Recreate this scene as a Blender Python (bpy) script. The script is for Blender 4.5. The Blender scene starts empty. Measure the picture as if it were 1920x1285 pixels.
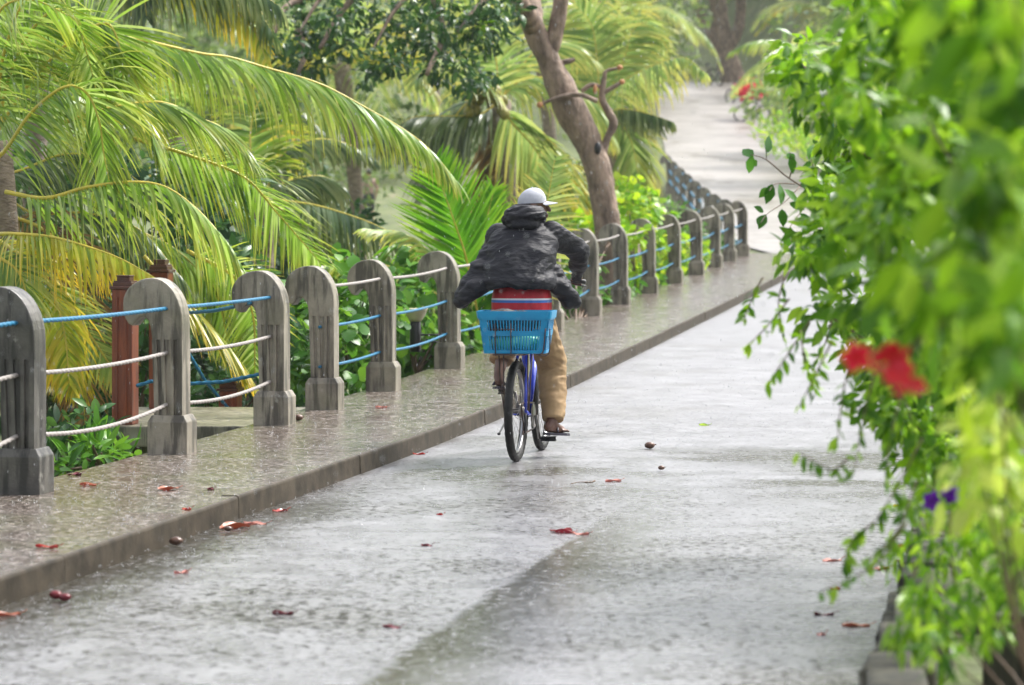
import bpy, bmesh, math, random
import numpy as np
from mathutils import Vector, Matrix, noise as mnoise

random.seed(7); rng = np.random.default_rng(7)
scene = bpy.context.scene
COL = scene.collection
R = math.radians

# ------------------------------------------------------------------ camera
F = 5600.0                       # focal length in photo pixels (105 mm on 36 mm)
CAMZ, HOR = 1.6, 430.0           # eye height, horizon row in the photo
cam_d = bpy.data.cameras.new('camera'); cam = bpy.data.objects.new('camera', cam_d); COL.objects.link(cam)
cam.location = (0, 0, CAMZ); cam.rotation_euler = (R(90), 0, 0)
cam_d.sensor_width = 36; cam_d.lens = F / 1920 * 36
cam_d.shift_y = -(642.5 - HOR) / 1920
cam_d.clip_start = 0.1; cam_d.clip_end = 2000
cam_d.dof.use_dof = True; cam_d.dof.focus_distance = 20.6; cam_d.dof.aperture_fstop = 3.2
scene.camera = cam
# ------------------------------------------------------------------ world, sun, exposure
SUN_EL, SUN_AZ = 55, 55          # azimuth measured clockwise from +Y (view direction)
w = bpy.data.worlds.new('World'); scene.world = w; w.use_nodes = True
nt = w.node_tree; nt.nodes.clear()
sky = nt.nodes.new('ShaderNodeTexSky'); sky.sky_type = 'NISHITA'; sky.sun_disc = False
sky.sun_elevation = R(SUN_EL); sky.sun_rotation = R(SUN_AZ); sky.air_density = 1.0; sky.dust_density = 4.0; sky.ozone_density = 1.0
hs = nt.nodes.new('ShaderNodeHueSaturation'); hs.inputs['Saturation'].default_value = 0.3
bg = nt.nodes.new('ShaderNodeBackground'); bg.inputs['Strength'].default_value = 0.11
wo = nt.nodes.new('ShaderNodeOutputWorld')
nt.links.new(sky.outputs[0], hs.inputs['Color']); nt.links.new(hs.outputs[0], bg.inputs['Color']); nt.links.new(bg.outputs[0], wo.inputs['Surface'])
sd = bpy.data.lights.new('sun', 'SUN'); sd.energy = 1.5; sd.angle = R(14); sd.color = (1, 0.97, 0.92)
so = bpy.data.objects.new('sun', sd); COL.objects.link(so)
sv = Vector((math.sin(R(SUN_AZ)) * math.cos(R(SUN_EL)), math.cos(R(SUN_AZ)) * math.cos(R(SUN_EL)), math.sin(R(SUN_EL))))
so.rotation_euler = sv.to_track_quat('Z', 'Y').to_euler(); so.location = sv * 60
vs = scene.view_settings; vs.view_transform = 'Standard'; vs.look = 'None'; vs.gamma = 1; vs.exposure = 1.82
try: vs.use_curve_mapping = False
except Exception: pass
scene.cycles.use_denoising = True
scene.cycles.max_bounces = 8; scene.cycles.volume_bounces = 1; scene.cycles.transparent_max_bounces = 8
scene.cycles.caustics_reflective = False; scene.cycles.caustics_refractive = False

# ------------------------------------------------------------------ helpers
def P(x, y, D):                  # a spot in the place, from its bearing and its distance
    return Vector(((x - 960) / F * D, D, CAMZ - (y - HOR) / F * D))

def tag(o, label=None, cat=None, group=None, kind=None):
    if label: o['label'] = label
    if cat: o['category'] = cat
    if group: o['group'] = group
    if kind: o['kind'] = kind
    return o
def empty(name, loc=(0, 0, 0), rz=0.0):
    o = bpy.data.objects.new(name, None); COL.objects.link(o); o.location = loc; o.rotation_euler = (0, 0, rz)
    o.empty_display_size = .1
    return o
def link_mesh(name, me, parent=None, loc=None, rot=None, scale=None):
    o = bpy.data.objects.new(name, me); COL.objects.link(o)
    if parent is not None: o.parent = parent
    if loc is not None: o.location = loc
    if rot is not None: o.rotation_euler = rot
    if scale is not None: o.scale = scale
    return o
def make_mesh(name, V, Fc, mat=None, smooth=True):
    me = bpy.data.meshes.new(name)
    me.from_pydata([tuple(v) for v in V], [], [tuple(f) for f in Fc])
    if mat: me.materials.append(mat)
    if smooth: me.polygons.foreach_set('use_smooth', np.ones(len(me.polygons), bool))
    me.update()
    return me
def obj(name, VF, mat, parent=None, smooth=True, loc=None, rot=None):
    return link_mesh(name, make_mesh(name, VF[0], VF[1], mat, smooth), parent, loc, rot)
def join(*parts):
    V, Fc = [], []
    for v, f in parts:
        b = len(V); V += [Vector(p) for p in v]; Fc += [tuple(i + b for i in q) for q in f]
    return V, Fc
def xf(VF, M):
    return [M @ Vector(v) for v in VF[0]], VF[1]
def box(c, s, M=None):
    cx, cy, cz = c; sx, sy, sz = s[0] / 2, s[1] / 2, s[2] / 2
    V = [Vector((cx + i * sx, cy + j * sy, cz + k * sz)) for i in (-1, 1) for j in (-1, 1) for k in (-1, 1)]
    Fc = [(0, 1, 3, 2), (4, 6, 7, 5), (0, 4, 5, 1), (2, 3, 7, 6), (0, 2, 6, 4), (1, 5, 7, 3)]
    return (V, Fc) if M is None else xf((V, Fc), M)
def bevel_vf(VF, off, seg=1):
    bm = bmesh.new(); vs_ = [bm.verts.new(v) for v in VF[0]]
    for f in VF[1]:
        bm.faces.new([vs_[i] for i in f])
    bm.normal_update()
    es = [e for e in bm.edges if len(e.link_faces) == 2 and e.calc_face_angle(0) > .5]
    bmesh.ops.bevel(bm, geom=es, offset=off, segments=seg, affect='EDGES', profile=.6)
    bm.verts.index_update()
    out = ([v.co.copy() for v in bm.verts], [tuple(v.index for v in f.verts) for f in bm.faces]); bm.free()
    return out
def frames(pts):
    T = []
    for i in range(len(pts)):
        a = pts[max(i - 1, 0)]; b = pts[min(i + 1, len(pts) - 1)]
        T.append((b - a).normalized())
    n = T[0].orthogonal().normalized(); N = []
    for t in T:
        n = (n - t * n.dot(t))
        n = n.normalized() if n.length > 1e-6 else t.orthogonal().normalized()
        N.append(n)
    return T, N
def tube(pts, rad, n=8, cap=True, lobes=0, pitch=.06, lobe_amp=.18):
    pts = [Vector(p) for p in pts]
    if not hasattr(rad, '__len__'): rad = [rad] * len(pts)
    T, N = frames(pts); V, Fc = [], []; s = 0
    for i, p in enumerate(pts):
        if i: s += (pts[i] - pts[i - 1]).length
        B = T[i].cross(N[i])
        for k in range(n):
            a = 2 * math.pi * k / n
            r = rad[i] * (1 + lobe_amp * math.cos(lobes * a - 2 * math.pi * s / pitch * (1 if lobes else 0))) if lobes else rad[i]
            V.append(p + (N[i] * math.cos(a) + B * math.sin(a)) * r)
    for i in range(len(pts) - 1):
        for k in range(n):
            a, b = i * n + k, i * n + (k + 1) % n
            Fc.append((a, b, b + n, a + n))
    if cap:
        Fc.append(tuple(range(n - 1, -1, -1))); Fc.append(tuple(range((len(pts) - 1) * n, len(pts) * n)))
    return V, Fc
def spline(pts, m=8):
    pts = [Vector(p) for p in pts]; out = []
    for i in range(len(pts) - 1):
        p0 = pts[i - 1] if i > 0 else pts[i] * 2 - pts[i + 1]
        p1, p2 = pts[i], pts[i + 1]
        p3 = pts[i + 2] if i + 2 < len(pts) else p2 * 2 - p1
        for k in range(m):
            t = k / m
            out.append(.5 * ((2 * p1) + (p2 - p0) * t + (2 * p0 - 5 * p1 + 4 * p2 - p3) * t * t + (3 * p1 - p0 - 3 * p2 + p3) * t ** 3))
    out.append(pts[-1]); return out
def ellipsoid(c, r, rot=None, u=16, v=10):
    c = Vector(c); V = [Vector((0, 0, r[2]))]; Fc = []
    for i in range(1, v):
        th = math.pi * i / v
        for k in range(u):
            ph = 2 * math.pi * k / u
            V.append(Vector((r[0] * math.sin(th) * math.cos(ph), r[1] * math.sin(th) * math.sin(ph), r[2] * math.cos(th))))
    V.append(Vector((0, 0, -r[2])))
    for k in range(u): Fc.append((0, 1 + k, 1 + (k + 1) % u))
    for i in range(v - 2):
        for k in range(u):
            a = 1 + i * u + k; b = 1 + i * u + (k + 1) % u
            Fc.append((a, a + u, b + u, b))
    l = len(V) - 1; s = 1 + (v - 2) * u
    for k in range(u): Fc.append((l, s + (k + 1) % u, s + k))
    M = rot.to_4x4() if rot is not None else Matrix.Identity(4)
    return [c + (M @ p) for p in V], Fc
def limb(pts, rad, n=14):        # closed rounded tapering chain
    pts = [Vector(p) for p in pts]
    P2 = [tube(pts, rad, n)]
    for p, r in zip(pts, rad): P2.append(ellipsoid(p, (r, r, r), u=14, v=10))
    return join(*P2)
def loft(rings, n=40):           # rings: cx, cy, z, a, b
    V, Fc = [], []
    for cx, cy, z, a, b in rings:
        for k in range(n):
            t = 2 * math.pi * k / n
            V.append(Vector((cx + a * math.copysign(abs(math.cos(t)) ** .85, math.cos(t)), cy + b * math.copysign(abs(math.sin(t)) ** .85, math.sin(t)), z)))
    for i in range(len(rings) - 1):
        for k in range(n):
            a, b = i * n + k, i * n + (k + 1) % n
            Fc.append((a, b, b + n, a + n))
    Fc.append(tuple(range(n - 1, -1, -1))); Fc.append(tuple(range((len(rings) - 1) * n, len(rings) * n)))
    return V, Fc
def voxel(name, VF, size, mat, parent=None, smooth=4, disp=None):
    me = make_mesh(name + '_src', VF[0], VF[1]); t = bpy.data.objects.new('tmp', me); COL.objects.link(t)
    m = t.modifiers.new('r', 'REMESH'); m.mode = 'VOXEL'; m.voxel_size = size; m.adaptivity = 0
    if smooth:
        s = t.modifiers.new('s', 'SMOOTH'); s.iterations = smooth; s.factor = .5
    dg = bpy.context.evaluated_depsgraph_get(); dg.update()
    out = bpy.data.meshes.new_from_object(t.evaluated_get(dg)); out.name = name
    bpy.data.objects.remove(t); bpy.data.meshes.remove(me)
    out.materials.clear(); out.materials.append(mat)
    if disp:
        co = np.empty(len(out.vertices) * 3); no = co.copy()
        out.vertices.foreach_get('co', co); out.vertices.foreach_get('normal', no)
        co = co.reshape(-1, 3); no = no.reshape(-1, 3)
        d = np.array([disp(Vector(c), Vector(q)) for c, q in zip(co, no)])
        co = co + no * d[:, None]; out.vertices.foreach_set('co', co.ravel())
    out.polygons.foreach_set('use_smooth', np.ones(len(out.polygons), bool)); out.update()
    return link_mesh(name, out, parent)

# ------------------------------------------------------------------ materials
def newmat(name):
    m = bpy.data.materials.new(name); m.use_nodes = True
    nt = m.node_tree; b = nt.nodes['Principled BSDF']
    return m, nt, b
def N_(nt, t, **kw):
    n = nt.nodes.new('ShaderNode' + t)
    for k, v in kw.items(): setattr(n, k, v)
    return n
def math_(nt, op, a, b=None, c=None, clamp=False):
    n = nt.nodes.new('ShaderNodeMath'); n.operation = op; n.use_clamp = clamp
    for i, v in enumerate((a, b, c)):
        if v is None: continue
        if isinstance(v, (int, float)): n.inputs[i].default_value = v
        else: nt.links.new(v, n.inputs[i])
    return n.outputs[0]
def coord(nt, scale=(1, 1, 1), rand=True):
    tc = N_(nt, 'TexCoord'); mp = N_(nt, 'Mapping'); mp.inputs['Scale'].default_value = scale
    nt.links.new(tc.outputs['Object'], mp.inputs['Vector'])
    if rand:
        oi = N_(nt, 'ObjectInfo'); v = math_(nt, 'MULTIPLY', oi.outputs['Random'], 37.0)
        cb = N_(nt, 'CombineXYZ')
        for i in range(3): nt.links.new(v, cb.inputs[i])
        nt.links.new(cb.outputs[0], mp.inputs['Location'])
    return mp.outputs[0]
def noise_(nt, vec, scale, detail=4, rough=.55):
    n = N_(nt, 'TexNoise'); n.inputs['Scale'].default_value = scale; n.inputs['Detail'].default_value = detail; n.inputs['Roughness'].default_value = rough
    nt.links.new(vec, n.inputs['Vector']); return n.outputs['Fac']
def ramp(nt, fac, stops):
    r = N_(nt, 'ValToRGB'); el = r.color_ramp.elements
    while len(el) > 1: el.remove(el[-1])
    el[0].position = stops[0][0]; el[0].color = (*stops[0][1], 1)
    for p, c in stops[1:]:
        e = el.new(p); e.color = (*c, 1)
    nt.links.new(fac, r.inputs['Fac']); return r.outputs['Color']
def mixc(nt, fac, a, b, mode='MIX'):
    n = N_(nt, 'Mix', data_type='RGBA', blend_type=mode)
    for s, v in ((n.inputs[0], fac), (n.inputs[6], a), (n.inputs[7], b)):
        if isinstance(v, (int, float)): s.default_value = v
        elif isinstance(v, tuple): s.default_value = (*v, 1)
        else: nt.links.new(v, s)
    return n.outputs[2]
def bump_(nt, b, h, strength=.3, dist=.01):
    n = N_(nt, 'Bump'); n.inputs['Strength'].default_value = strength; n.inputs['Distance'].default_value = dist
    nt.links.new(h, n.inputs['Height']); nt.links.new(n.outputs[0], b.inputs['Normal'])
def smoothstep(nt, v, a, b):
    n = N_(nt, 'MapRange', interpolation_type='SMOOTHSTEP'); nt.links.new(v, n.inputs['Value'])
    n.inputs['From Min'].default_value = a; n.inputs['From Max'].default_value = b
    return n.outputs['Result']
def plain(name, c, rough=.5, c2=None, scale=12, bump=0, metallic=0, coat=0, bscale=None, stretch=(1, 1, 1), bdist=.004):
    m, nt, b = newmat(name); v = coord(nt, stretch)
    f = noise_(nt, v, scale)
    c2 = c2 or tuple(x * .75 for x in c)
    nt.links.new(ramp(nt, f, [(.32, c2), (.68, c)]), b.inputs['Base Color'])
    b.inputs['Roughness'].default_value = rough; b.inputs['Metallic'].default_value = metallic; b.inputs['Coat Weight'].default_value = coat
    if bump: bump_(nt, b, noise_(nt, v, bscale or scale * 3), bump, bdist)
    return m

def concrete(name, c, dark, moss, wet=.35):
    m, nt, b = newmat(name); gp = N_(nt, 'NewGeometry'); v = gp.outputs['Position']
    mp = N_(nt, 'Mapping'); mp.inputs['Scale'].default_value = (9, 9, 1.1); nt.links.new(v, mp.inputs['Vector']); v2 = mp.outputs[0]
    n1 = noise_(nt, v, 3.5, 6, .65); n2 = noise_(nt, v2, 1.6, 5, .6); n3 = noise_(nt, v, 60, 3)
    col = ramp(nt, n1, [(.3, dark), (.62, c)])
    col = mixc(nt, math_(nt, 'MULTIPLY', smoothstep(nt, n2, .45, .62), .95), col, tuple(x * .45 for x in dark))
    n4 = noise_(nt, v, 6, 5, .7)
    col = mixc(nt, math_(nt, 'MULTIPLY', smoothstep(nt, n4, .62, .72), .55), col, (.36, .35, .31))
    n5 = noise_(nt, v, 1.7, 4)
    col = mixc(nt, math_(nt, 'MULTIPLY', smoothstep(nt, n5, .55, .75), .45), col, moss)
    nt.links.new(col, b.inputs['Base Color'])
    nt.links.new(math_(nt, 'MULTIPLY_ADD', n1, .35, wet - .12), b.inputs['Roughness'])
    bump_(nt, b, math_(nt, 'ADD', n3, math_(nt, 'MULTIPLY', n1, 1.5)), .35, .006)
    return m

def leafmat(name, cols, trans=.35, rough=.32, tipcol=None, tipamt=0.0, spec=.28):
    m, nt, b = newmat(name)
    g = N_(nt, 'NewGeometry'); oi = N_(nt, 'ObjectInfo')
    r = math_(nt, 'FRACT', math_(nt, 'ADD', g.outputs['Random Per Island'], oi.outputs['Random']))
    k = len(cols) - 1
    col = ramp(nt, r, [(i / max(k, 1), c) for i, c in enumerate(cols)])
    if tipcol:
        at = N_(nt, 'Attribute', attribute_name='tip')
        f = math_(nt, 'MULTIPLY', math_(nt, 'POWER', at.outputs['Fac'], 2.2), tipamt)
        f = math_(nt, 'MULTIPLY', f, math_(nt, 'MULTIPLY_ADD', r, 1.2, .4), clamp=True)
        col = mixc(nt, f, col, tipcol)
    v = coord(nt, rand=False); n = noise_(nt, v, 14, 3)
    col = mixc(nt, math_(nt, 'MULTIPLY', n, .35), col, tuple(c * .5 for c in cols[0]))
    nt.links.new(col, b.inputs['Base Color']); b.inputs['Roughness'].default_value = rough; b.inputs['Specular IOR Level'].default_value = spec
    tr = N_(nt, 'BsdfTranslucent'); hs = N_(nt, 'HueSaturation'); hs.inputs['Hue'].default_value = .485; hs.inputs['Value'].default_value = 1.5
    nt.links.new(col, hs.inputs['Color']); nt.links.new(hs.outputs[0], tr.inputs['Color'])
    mx = N_(nt, 'MixShader'); mx.inputs[0].default_value = trans
    out = nt.nodes['Material Output']
    nt.links.new(b.outputs[0], mx.inputs[1]); nt.links.new(tr.outputs[0], mx.inputs[2]); nt.links.new(mx.outputs[0], out.inputs['Surface'])
    return m

M = {}
M['post'] = concrete('weathered_concrete', (.29, .258, .205), (.13, .113, .088), (.12, .12, .06))
M['postdark'] = concrete('mould_concrete', (.12, .112, .098), (.04, .038, .034), (.07, .07, .045))
M['slab'] = concrete('mossy_concrete', (.24, .22, .16), (.12, .11, .075), (.1, .11, .035))
M['stone'] = concrete('mossy_stone', (.075, .068, .045), (.028, .027, .018), (.035, .05, .012), .75)
M['blue_rope'] = plain('blue_rope', (.006, .15, .27), .5, (.004, .095, .19), 40, .3)
M['white_rope'] = plain('white_rope', (.31, .285, .265), .65, (.22, .2, .185), 30, .3)
M['redwood'] = plain('varnished_wood', (.23, .05, .014), .4, (.1, .02, .008), 5, .25, stretch=(6, 6, .7))
M['darkwood'] = plain('dark_wood', (.09, .03, .018), .35, (.05, .018, .012), 8, .2)
M['bark'] = plain('bark', (.35, .25, .185), .75, (.1, .068, .048), 7, 1.0, bscale=20, stretch=(1, 1, .5), bdist=.04)
M['palmtrunk'] = plain('palm_trunk', (.27, .215, .16), .8, (.12, .09, .065), 6, .8, stretch=(1, 1, 3), bdist=.03)
M['cut'] = plain('cut_wood', (.5, .24, .1), .7, (.38, .17, .07), 20)
M['twig'] = plain('twig', (.13, .075, .04), .6, (.07, .045, .025), 20)
M['rib'] = plain('midrib', (.58, .46, .06), .4, (.42, .36, .05), 10)
M['ribdark'] = plain('midrib_green', (.26, .28, .07), .4, (.16, .2, .05), 10)
M['palm'] = leafmat('palm_leaf', [(.055, .13, .012), (.12, .26, .02), (.22, .4, .05), (.36, .5, .15), (.09, .2, .016)], .42, .3, (.6, .5, .04), .45, spec=.4)
M['palmyellow'] = leafmat('palm_leaf_yellow', [(.14, .24, .015), (.34, .42, .03), (.5, .5, .06), (.45, .4, .04)], .42, .3, (.75, .5, .02), .8, spec=.4)
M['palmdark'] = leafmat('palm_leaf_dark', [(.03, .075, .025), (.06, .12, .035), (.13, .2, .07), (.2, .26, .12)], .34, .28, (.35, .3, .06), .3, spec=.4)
M['palmbright'] = leafmat('palm_leaf_young', [(.05, .2, .01), (.08, .28, .012), (.15, .34, .02)], .42, .3, (.3, .36, .03), .4)
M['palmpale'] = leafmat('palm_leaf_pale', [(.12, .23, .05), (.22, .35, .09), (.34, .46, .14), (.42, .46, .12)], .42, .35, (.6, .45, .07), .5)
M['palmdead'] = leafmat('palm_leaf_dead', [(.13, .085, .035), (.22, .15, .05), (.3, .2, .06), (.1, .07, .04)], .25, .6, (.35, .2, .05), .5)
M['almond'] = leafmat('almond_leaf', [(.02, .065, .022), (.032, .1, .025), (.05, .14, .03), (.09, .2, .03)], .28, .28)
M['lime'] = leafmat('lime_leaf', [(.12, .3, .012), (.2, .42, .015), (.3, .48, .02), (.38, .5, .03)], .42, .35)
M['shrub'] = leafmat('shrub_leaf', [(.03, .12, .014), (.06, .2, .016), (.1, .27, .02), (.15, .33, .03)], .35, .32)
M['hedge'] = leafmat('hedge_leaf', [(.03, .11, .006), (.08, .22, .007), (.16, .35, .01), (.3, .5, .04)], .48, .3)
M['hedgedark'] = leafmat('twig_leaf', [(.03, .12, .015), (.05, .18, .015), (.08, .24, .02)], .35, .25)
M['yellowleaf'] = leafmat('yellow_leaf', [(.22, .4, .012), (.34, .5, .03), (.5, .58, .14), (.12, .28, .012)], .45, .35)
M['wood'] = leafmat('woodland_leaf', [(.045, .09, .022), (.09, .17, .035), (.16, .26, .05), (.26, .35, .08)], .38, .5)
M['redflower'] = leafmat('red_petal', [(.55, .01, .012), (.7, .02, .02), (.62, .03, .05)], .35, .45)
M['purple'] = leafmat('purple_petal', [(.12, .015, .3), (.18, .02, .4)], .35, .45)
M['orangeflower'] = leafmat('orange_petal', [(.6, .2, .02), (.5, .1, .02)], .3, .5)
M['fallred'] = leafmat('fallen_red', [(.3, .02, .015), (.45, .05, .02), (.22, .015, .02)], .1, .18)
M['fallorange'] = leafmat('fallen_orange', [(.38, .12, .05), (.3, .075, .035)], .1, .25)
M['fallmaroon'] = leafmat('fallen_maroon', [(.11, .012, .02), (.15, .02, .025)], .05, .18)
M['fallpink'] = leafmat('fallen_pink', [(.5, .2, .16), (.42, .17, .12)], .1, .18)
M['nut'] = plain('fallen_fruit', (.12, .055, .03), .3, (.06, .03, .02), 30, .4)
M['coconut'] = plain('coconut', (.26, .22, .035), .45, (.13, .13, .025), 9)
M['black'] = plain('black_metal', (.02, .02, .022), .4, (.012, .012, .013), 20)
M['lampglass'] = plain('cream_diffuser', (.6, .56, .36), .35, (.5, .47, .3), 6)

# ------------------------------------------------------------------ lie of the land
_kx = np.array([0, 22, 28, 40, 52, 64, 72, 80, 88, 96, 110, 130, 150, 166, 200, 600.])
_kz = np.array([0, 0, .07, .34, .63, .95, 1.26, 1.72, 2.25, 2.8, 4.2, 6.6, 9.0, 9.7, 9.7, 9.7])
_gx = np.arange(-20, 620, 1.0); _gz = np.interp(_gx, _kx, _kz)
_k = np.exp(-np.linspace(-2, 2, 9) ** 2); _k /= _k.sum()
_gz = np.convolve(np.pad(_gz, 4, 'edge'), _k, 'valid')
def zr(d): return float(np.interp(d, _gx, _gz))
def rail_x(d): return -2.73 + .165 * (d - 16.7) if d < 63 else 4.91 + .004 * (d - 63)
def kerb_x(d):
    a = -2.17 + .172 * (d - 12.65)
    if d <= 62: return a
    return float(np.interp(d, [62, 66, 72, 100, 125, 150, 200], [-2.17 + .172 * 49.35, 5.9, 5.35, 5.35, 6.2, 6.95, 7.2]))
def right_x(d):
    if d <= 64: return kerb_x(d) + 3.8 if d <= 62 else float(np.interp(d, [62, 64], [-2.17 + .172 * 49.35 + 3.8, 10.4]))
    return float(np.interp(d, [64, 80, 110, 150, 200], [10.4, 10.5, 10.6, 11.8, 12]))
def sstep(a, b, x):
    t = min(max((x - a) / (b - a), 0), 1); return t * t * (3 - 2 * t)
def ground_z(x, d):
    z = zr(d)
    l = rail_x(d) - .12 - x
    r = x - right_x(d)
    if l > 0:
        low = float(np.interp(d, [0, 45, 62, 93, 110, 150, 220], [-1.5, -1.3, -.3, 1.7, 3.5, 16, 26]))
        z = z - .3 + (low - z + .3) * sstep(0, 1.6 if d < 70 else 6, l)
    elif r > -.02:
        up = float(np.interp(d, [0, 60, 90, 130, 200], [.12, .5, 1.5, 6, 24]))
        z = z - .02 + up * sstep(0, 2.5 + d * .05, r)
    else: z -= .05
    if d > 166: z += (d - 166) * .3
    return z
m, nt, b = newmat('undergrowth_soil'); v = coord(nt, rand=False)
nt.links.new(ramp(nt, noise_(nt, v, .9, 6, .65), [(.3, (.05, .06, .02)), (.55, (.09, .12, .03)), (.72, (.19, .16, .1))]), b.inputs['Base Color'])
b.inputs['Roughness'].default_value = .8; bump_(nt, b, noise_(nt, v, 7, 5), .6, .08); M['soil'] = m
ds = np.concatenate([np.arange(-6, 70, 1.0), np.arange(70, 170, 2.5), np.arange(170, 262, 10)])
V, Fc = [], []
NX = 74
for d in ds:
    cols_ = sorted([rail_x(d) - .12 - q for q in (0, .02, .3, .6, .9, 1.3, 1.8, 2.5, 3.5, 5, 7, 9, 12, 16, 20, 26, 34, 44, 60, 80, 110, 150, 220)]
                   + [kerb_x(d) + q * (right_x(d) - kerb_x(d)) for q in (0, .25, .5, .75, .995)]
                   + [right_x(d) + q for q in (0, .25, .6, 1, 1.6, 2.4, 3.4, 5, 7, 10, 14, 19, 26, 36, 50, 70, 100, 150, 220)])
    for x in cols_: V.append((x, d, ground_z(x, d) - .0))
nx = len(cols_)
for i in range(len(ds) - 1):
    for j in range(nx - 1):
        a = i * nx + j; Fc.append((a, a + 1, a + nx + 1, a + nx))
tag(obj('ground', (V, Fc), M['soil']), kind='structure')

# road: wet concrete
def road_mat():
    m, nt, b = newmat('wet_road'); v = coord(nt, rand=False)
    tc = N_(nt, 'TexCoord'); sp = N_(nt, 'SeparateXYZ'); nt.links.new(tc.outputs['Object'], sp.inputs[0])
    X, Y = sp.outputs[0], sp.outputs[1]
    t = math_(nt, 'SUBTRACT', X, math_(nt, 'MULTIPLY_ADD', Y, .172, -4.346))     # metres from the kerb
    nbig = noise_(nt, v, .55, 5, .6); nmid = noise_(nt, v, 3.2, 5, .65); nfine = noise_(nt, v, 38, 3, .6); nsp = noise_(nt, v, 16, 4, .7)
    wob = math_(nt, 'MULTIPLY_ADD', noise_(nt, v, 3.2, 6, .7), .2, -.1)
    tt = math_(nt, 'ADD', t, wob)
    seam = math_(nt, 'MULTIPLY', smoothstep(nt, tt, 1.97, 2.03), math_(nt, 'SUBTRACT', 1.0, smoothstep(nt, tt, 2.05, 2.7)))
    seam = math_(nt, 'MULTIPLY', seam, math_(nt, 'SUBTRACT', 1.0, smoothstep(nt, Y, 14.5, 18.5)))
    gut = math_(nt, 'SUBTRACT', 1.0, smoothstep(nt, tt, .05, .75))
    gut = math_(nt, 'MULTIPLY', gut, math_(nt, 'SUBTRACT', 1.0, smoothstep(nt, Y, 15, 22)))
    mid = math_(nt, 'MULTIPLY', math_(nt, 'MULTIPLY', smoothstep(nt, Y, 16.8, 18.6), math_(nt, 'SUBTRACT', 1.0, smoothstep(nt, Y, 20.5, 24))), smoothstep(nt, nbig, .42, .6))
    wetm = math_(nt, 'MAXIMUM', math_(nt, 'MAXIMUM', seam, math_(nt, 'MULTIPLY', gut, .8)), math_(nt, 'MULTIPLY', mid, .8), clamp=True)
    wet2 = math_(nt, 'MULTIPLY', wetm, smoothstep(nt, nsp, .36, .5))
    col = ramp(nt, nmid, [(.3, (.12, .117, .12)), (.55, (.19, .187, .195)), (.75, (.25, .246, .255))])
    col = mixc(nt, math_(nt, 'MULTIPLY', smoothstep(nt, nbig, .5, .72), .3), col, (.09, .08, .05))
    nspk = noise_(nt, v, 21, 4, .72); thr = math_(nt, 'ADD', math_(nt, 'MULTIPLY_ADD', nbig, -.34, .70), math_(nt, 'MULTIPLY', gut, -.1))
    n = N_(nt, 'MapRange', interpolation_type='SMOOTHSTEP'); nt.links.new(nspk, n.inputs['Value']); nt.links.new(thr, n.inputs['From Min']); nt.links.new(math_(nt, 'ADD', thr, .07), n.inputs['From Max'])
    near_ = math_(nt, 'SUBTRACT', 1.0, math_(nt, 'MULTIPLY', smoothstep(nt, Y, 14, 30), .85))
    sp1 = math_(nt, 'MULTIPLY', n.outputs['Result'], near_)
    col = mixc(nt, math_(nt, 'MULTIPLY', sp1, .9), col, (.016, .014, .010))  # dark specks put tree reflections in the rippled water film into the colour
    far = smoothstep(nt, Y, 60, 72)
    col = mixc(nt, far, col, ramp(nt, noise_(nt, coord(nt, (.5, 1.2, 1), rand=False), .8, 5, .7), [(.3, (.13, .112, .098)), (.6, (.29, .265, .245))]))
    col = mixc(nt, math_(nt, 'MULTIPLY', far, smoothstep(nt, noise_(nt, coord(nt, (1, .55, 1), rand=False), .45, 6, .7), .5, .66)), col, (.11, .09, .065))
    col = mixc(nt, math_(nt, 'MULTIPLY', wet2, .8), col, (.035, .031, .018))
    nt.links.new(col, b.inputs['Base Color'])
    ro = math_(nt, 'ADD', math_(nt, 'MULTIPLY_ADD', nmid, .2, .17), math_(nt, 'MULTIPLY', smoothstep(nt, Y, 13, 27), .15))
    ro = math_(nt, 'ADD', ro, math_(nt, 'MULTIPLY', wet2, -.14), clamp=True)
    nt.links.new(ro, b.inputs['Roughness'])
    sl = math_(nt, 'SUBTRACT', .7, math_(nt, 'MULTIPLY', math_(nt, 'MAXIMUM', sp1, math_(nt, 'MULTIPLY', wet2, 1.0)), .68)); nt.links.new(sl, b.inputs['Specular IOR Level'])
    hh = math_(nt, 'ADD', math_(nt, 'MULTIPLY', nfine, .3), math_(nt, 'MULTIPLY', nspk, .9))
    hh = math_(nt, 'MULTIPLY', hh, math_(nt, 'SUBTRACT', 1.0, math_(nt, 'MULTIPLY', wetm, .55)))
    bump_(nt, b, hh, .6, .010)
    return m
M['road'] = road_mat()
V, Fc = [], []; rows = np.concatenate([np.arange(-5, 64, .5), np.arange(64, 260, 1.5)]); q_ = 9
for d in rows:
    for j in range(q_):
        x = kerb_x(d) + (right_x(d) - kerb_x(d)) * j / (q_ - 1)
        V.append((x, d, zr(d) + (.012 if 0 < j < 4 and d < 60 else 0) - (.0 if j else 0)))
for i in range(len(rows) - 1):
    for j in range(q_ - 1):
        a = i * q_ + j; Fc.append((a, a + 1, a + q_ + 1, a + q_))
tag(obj('road', (V, Fc), M['road']), kind='structure')

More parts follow.
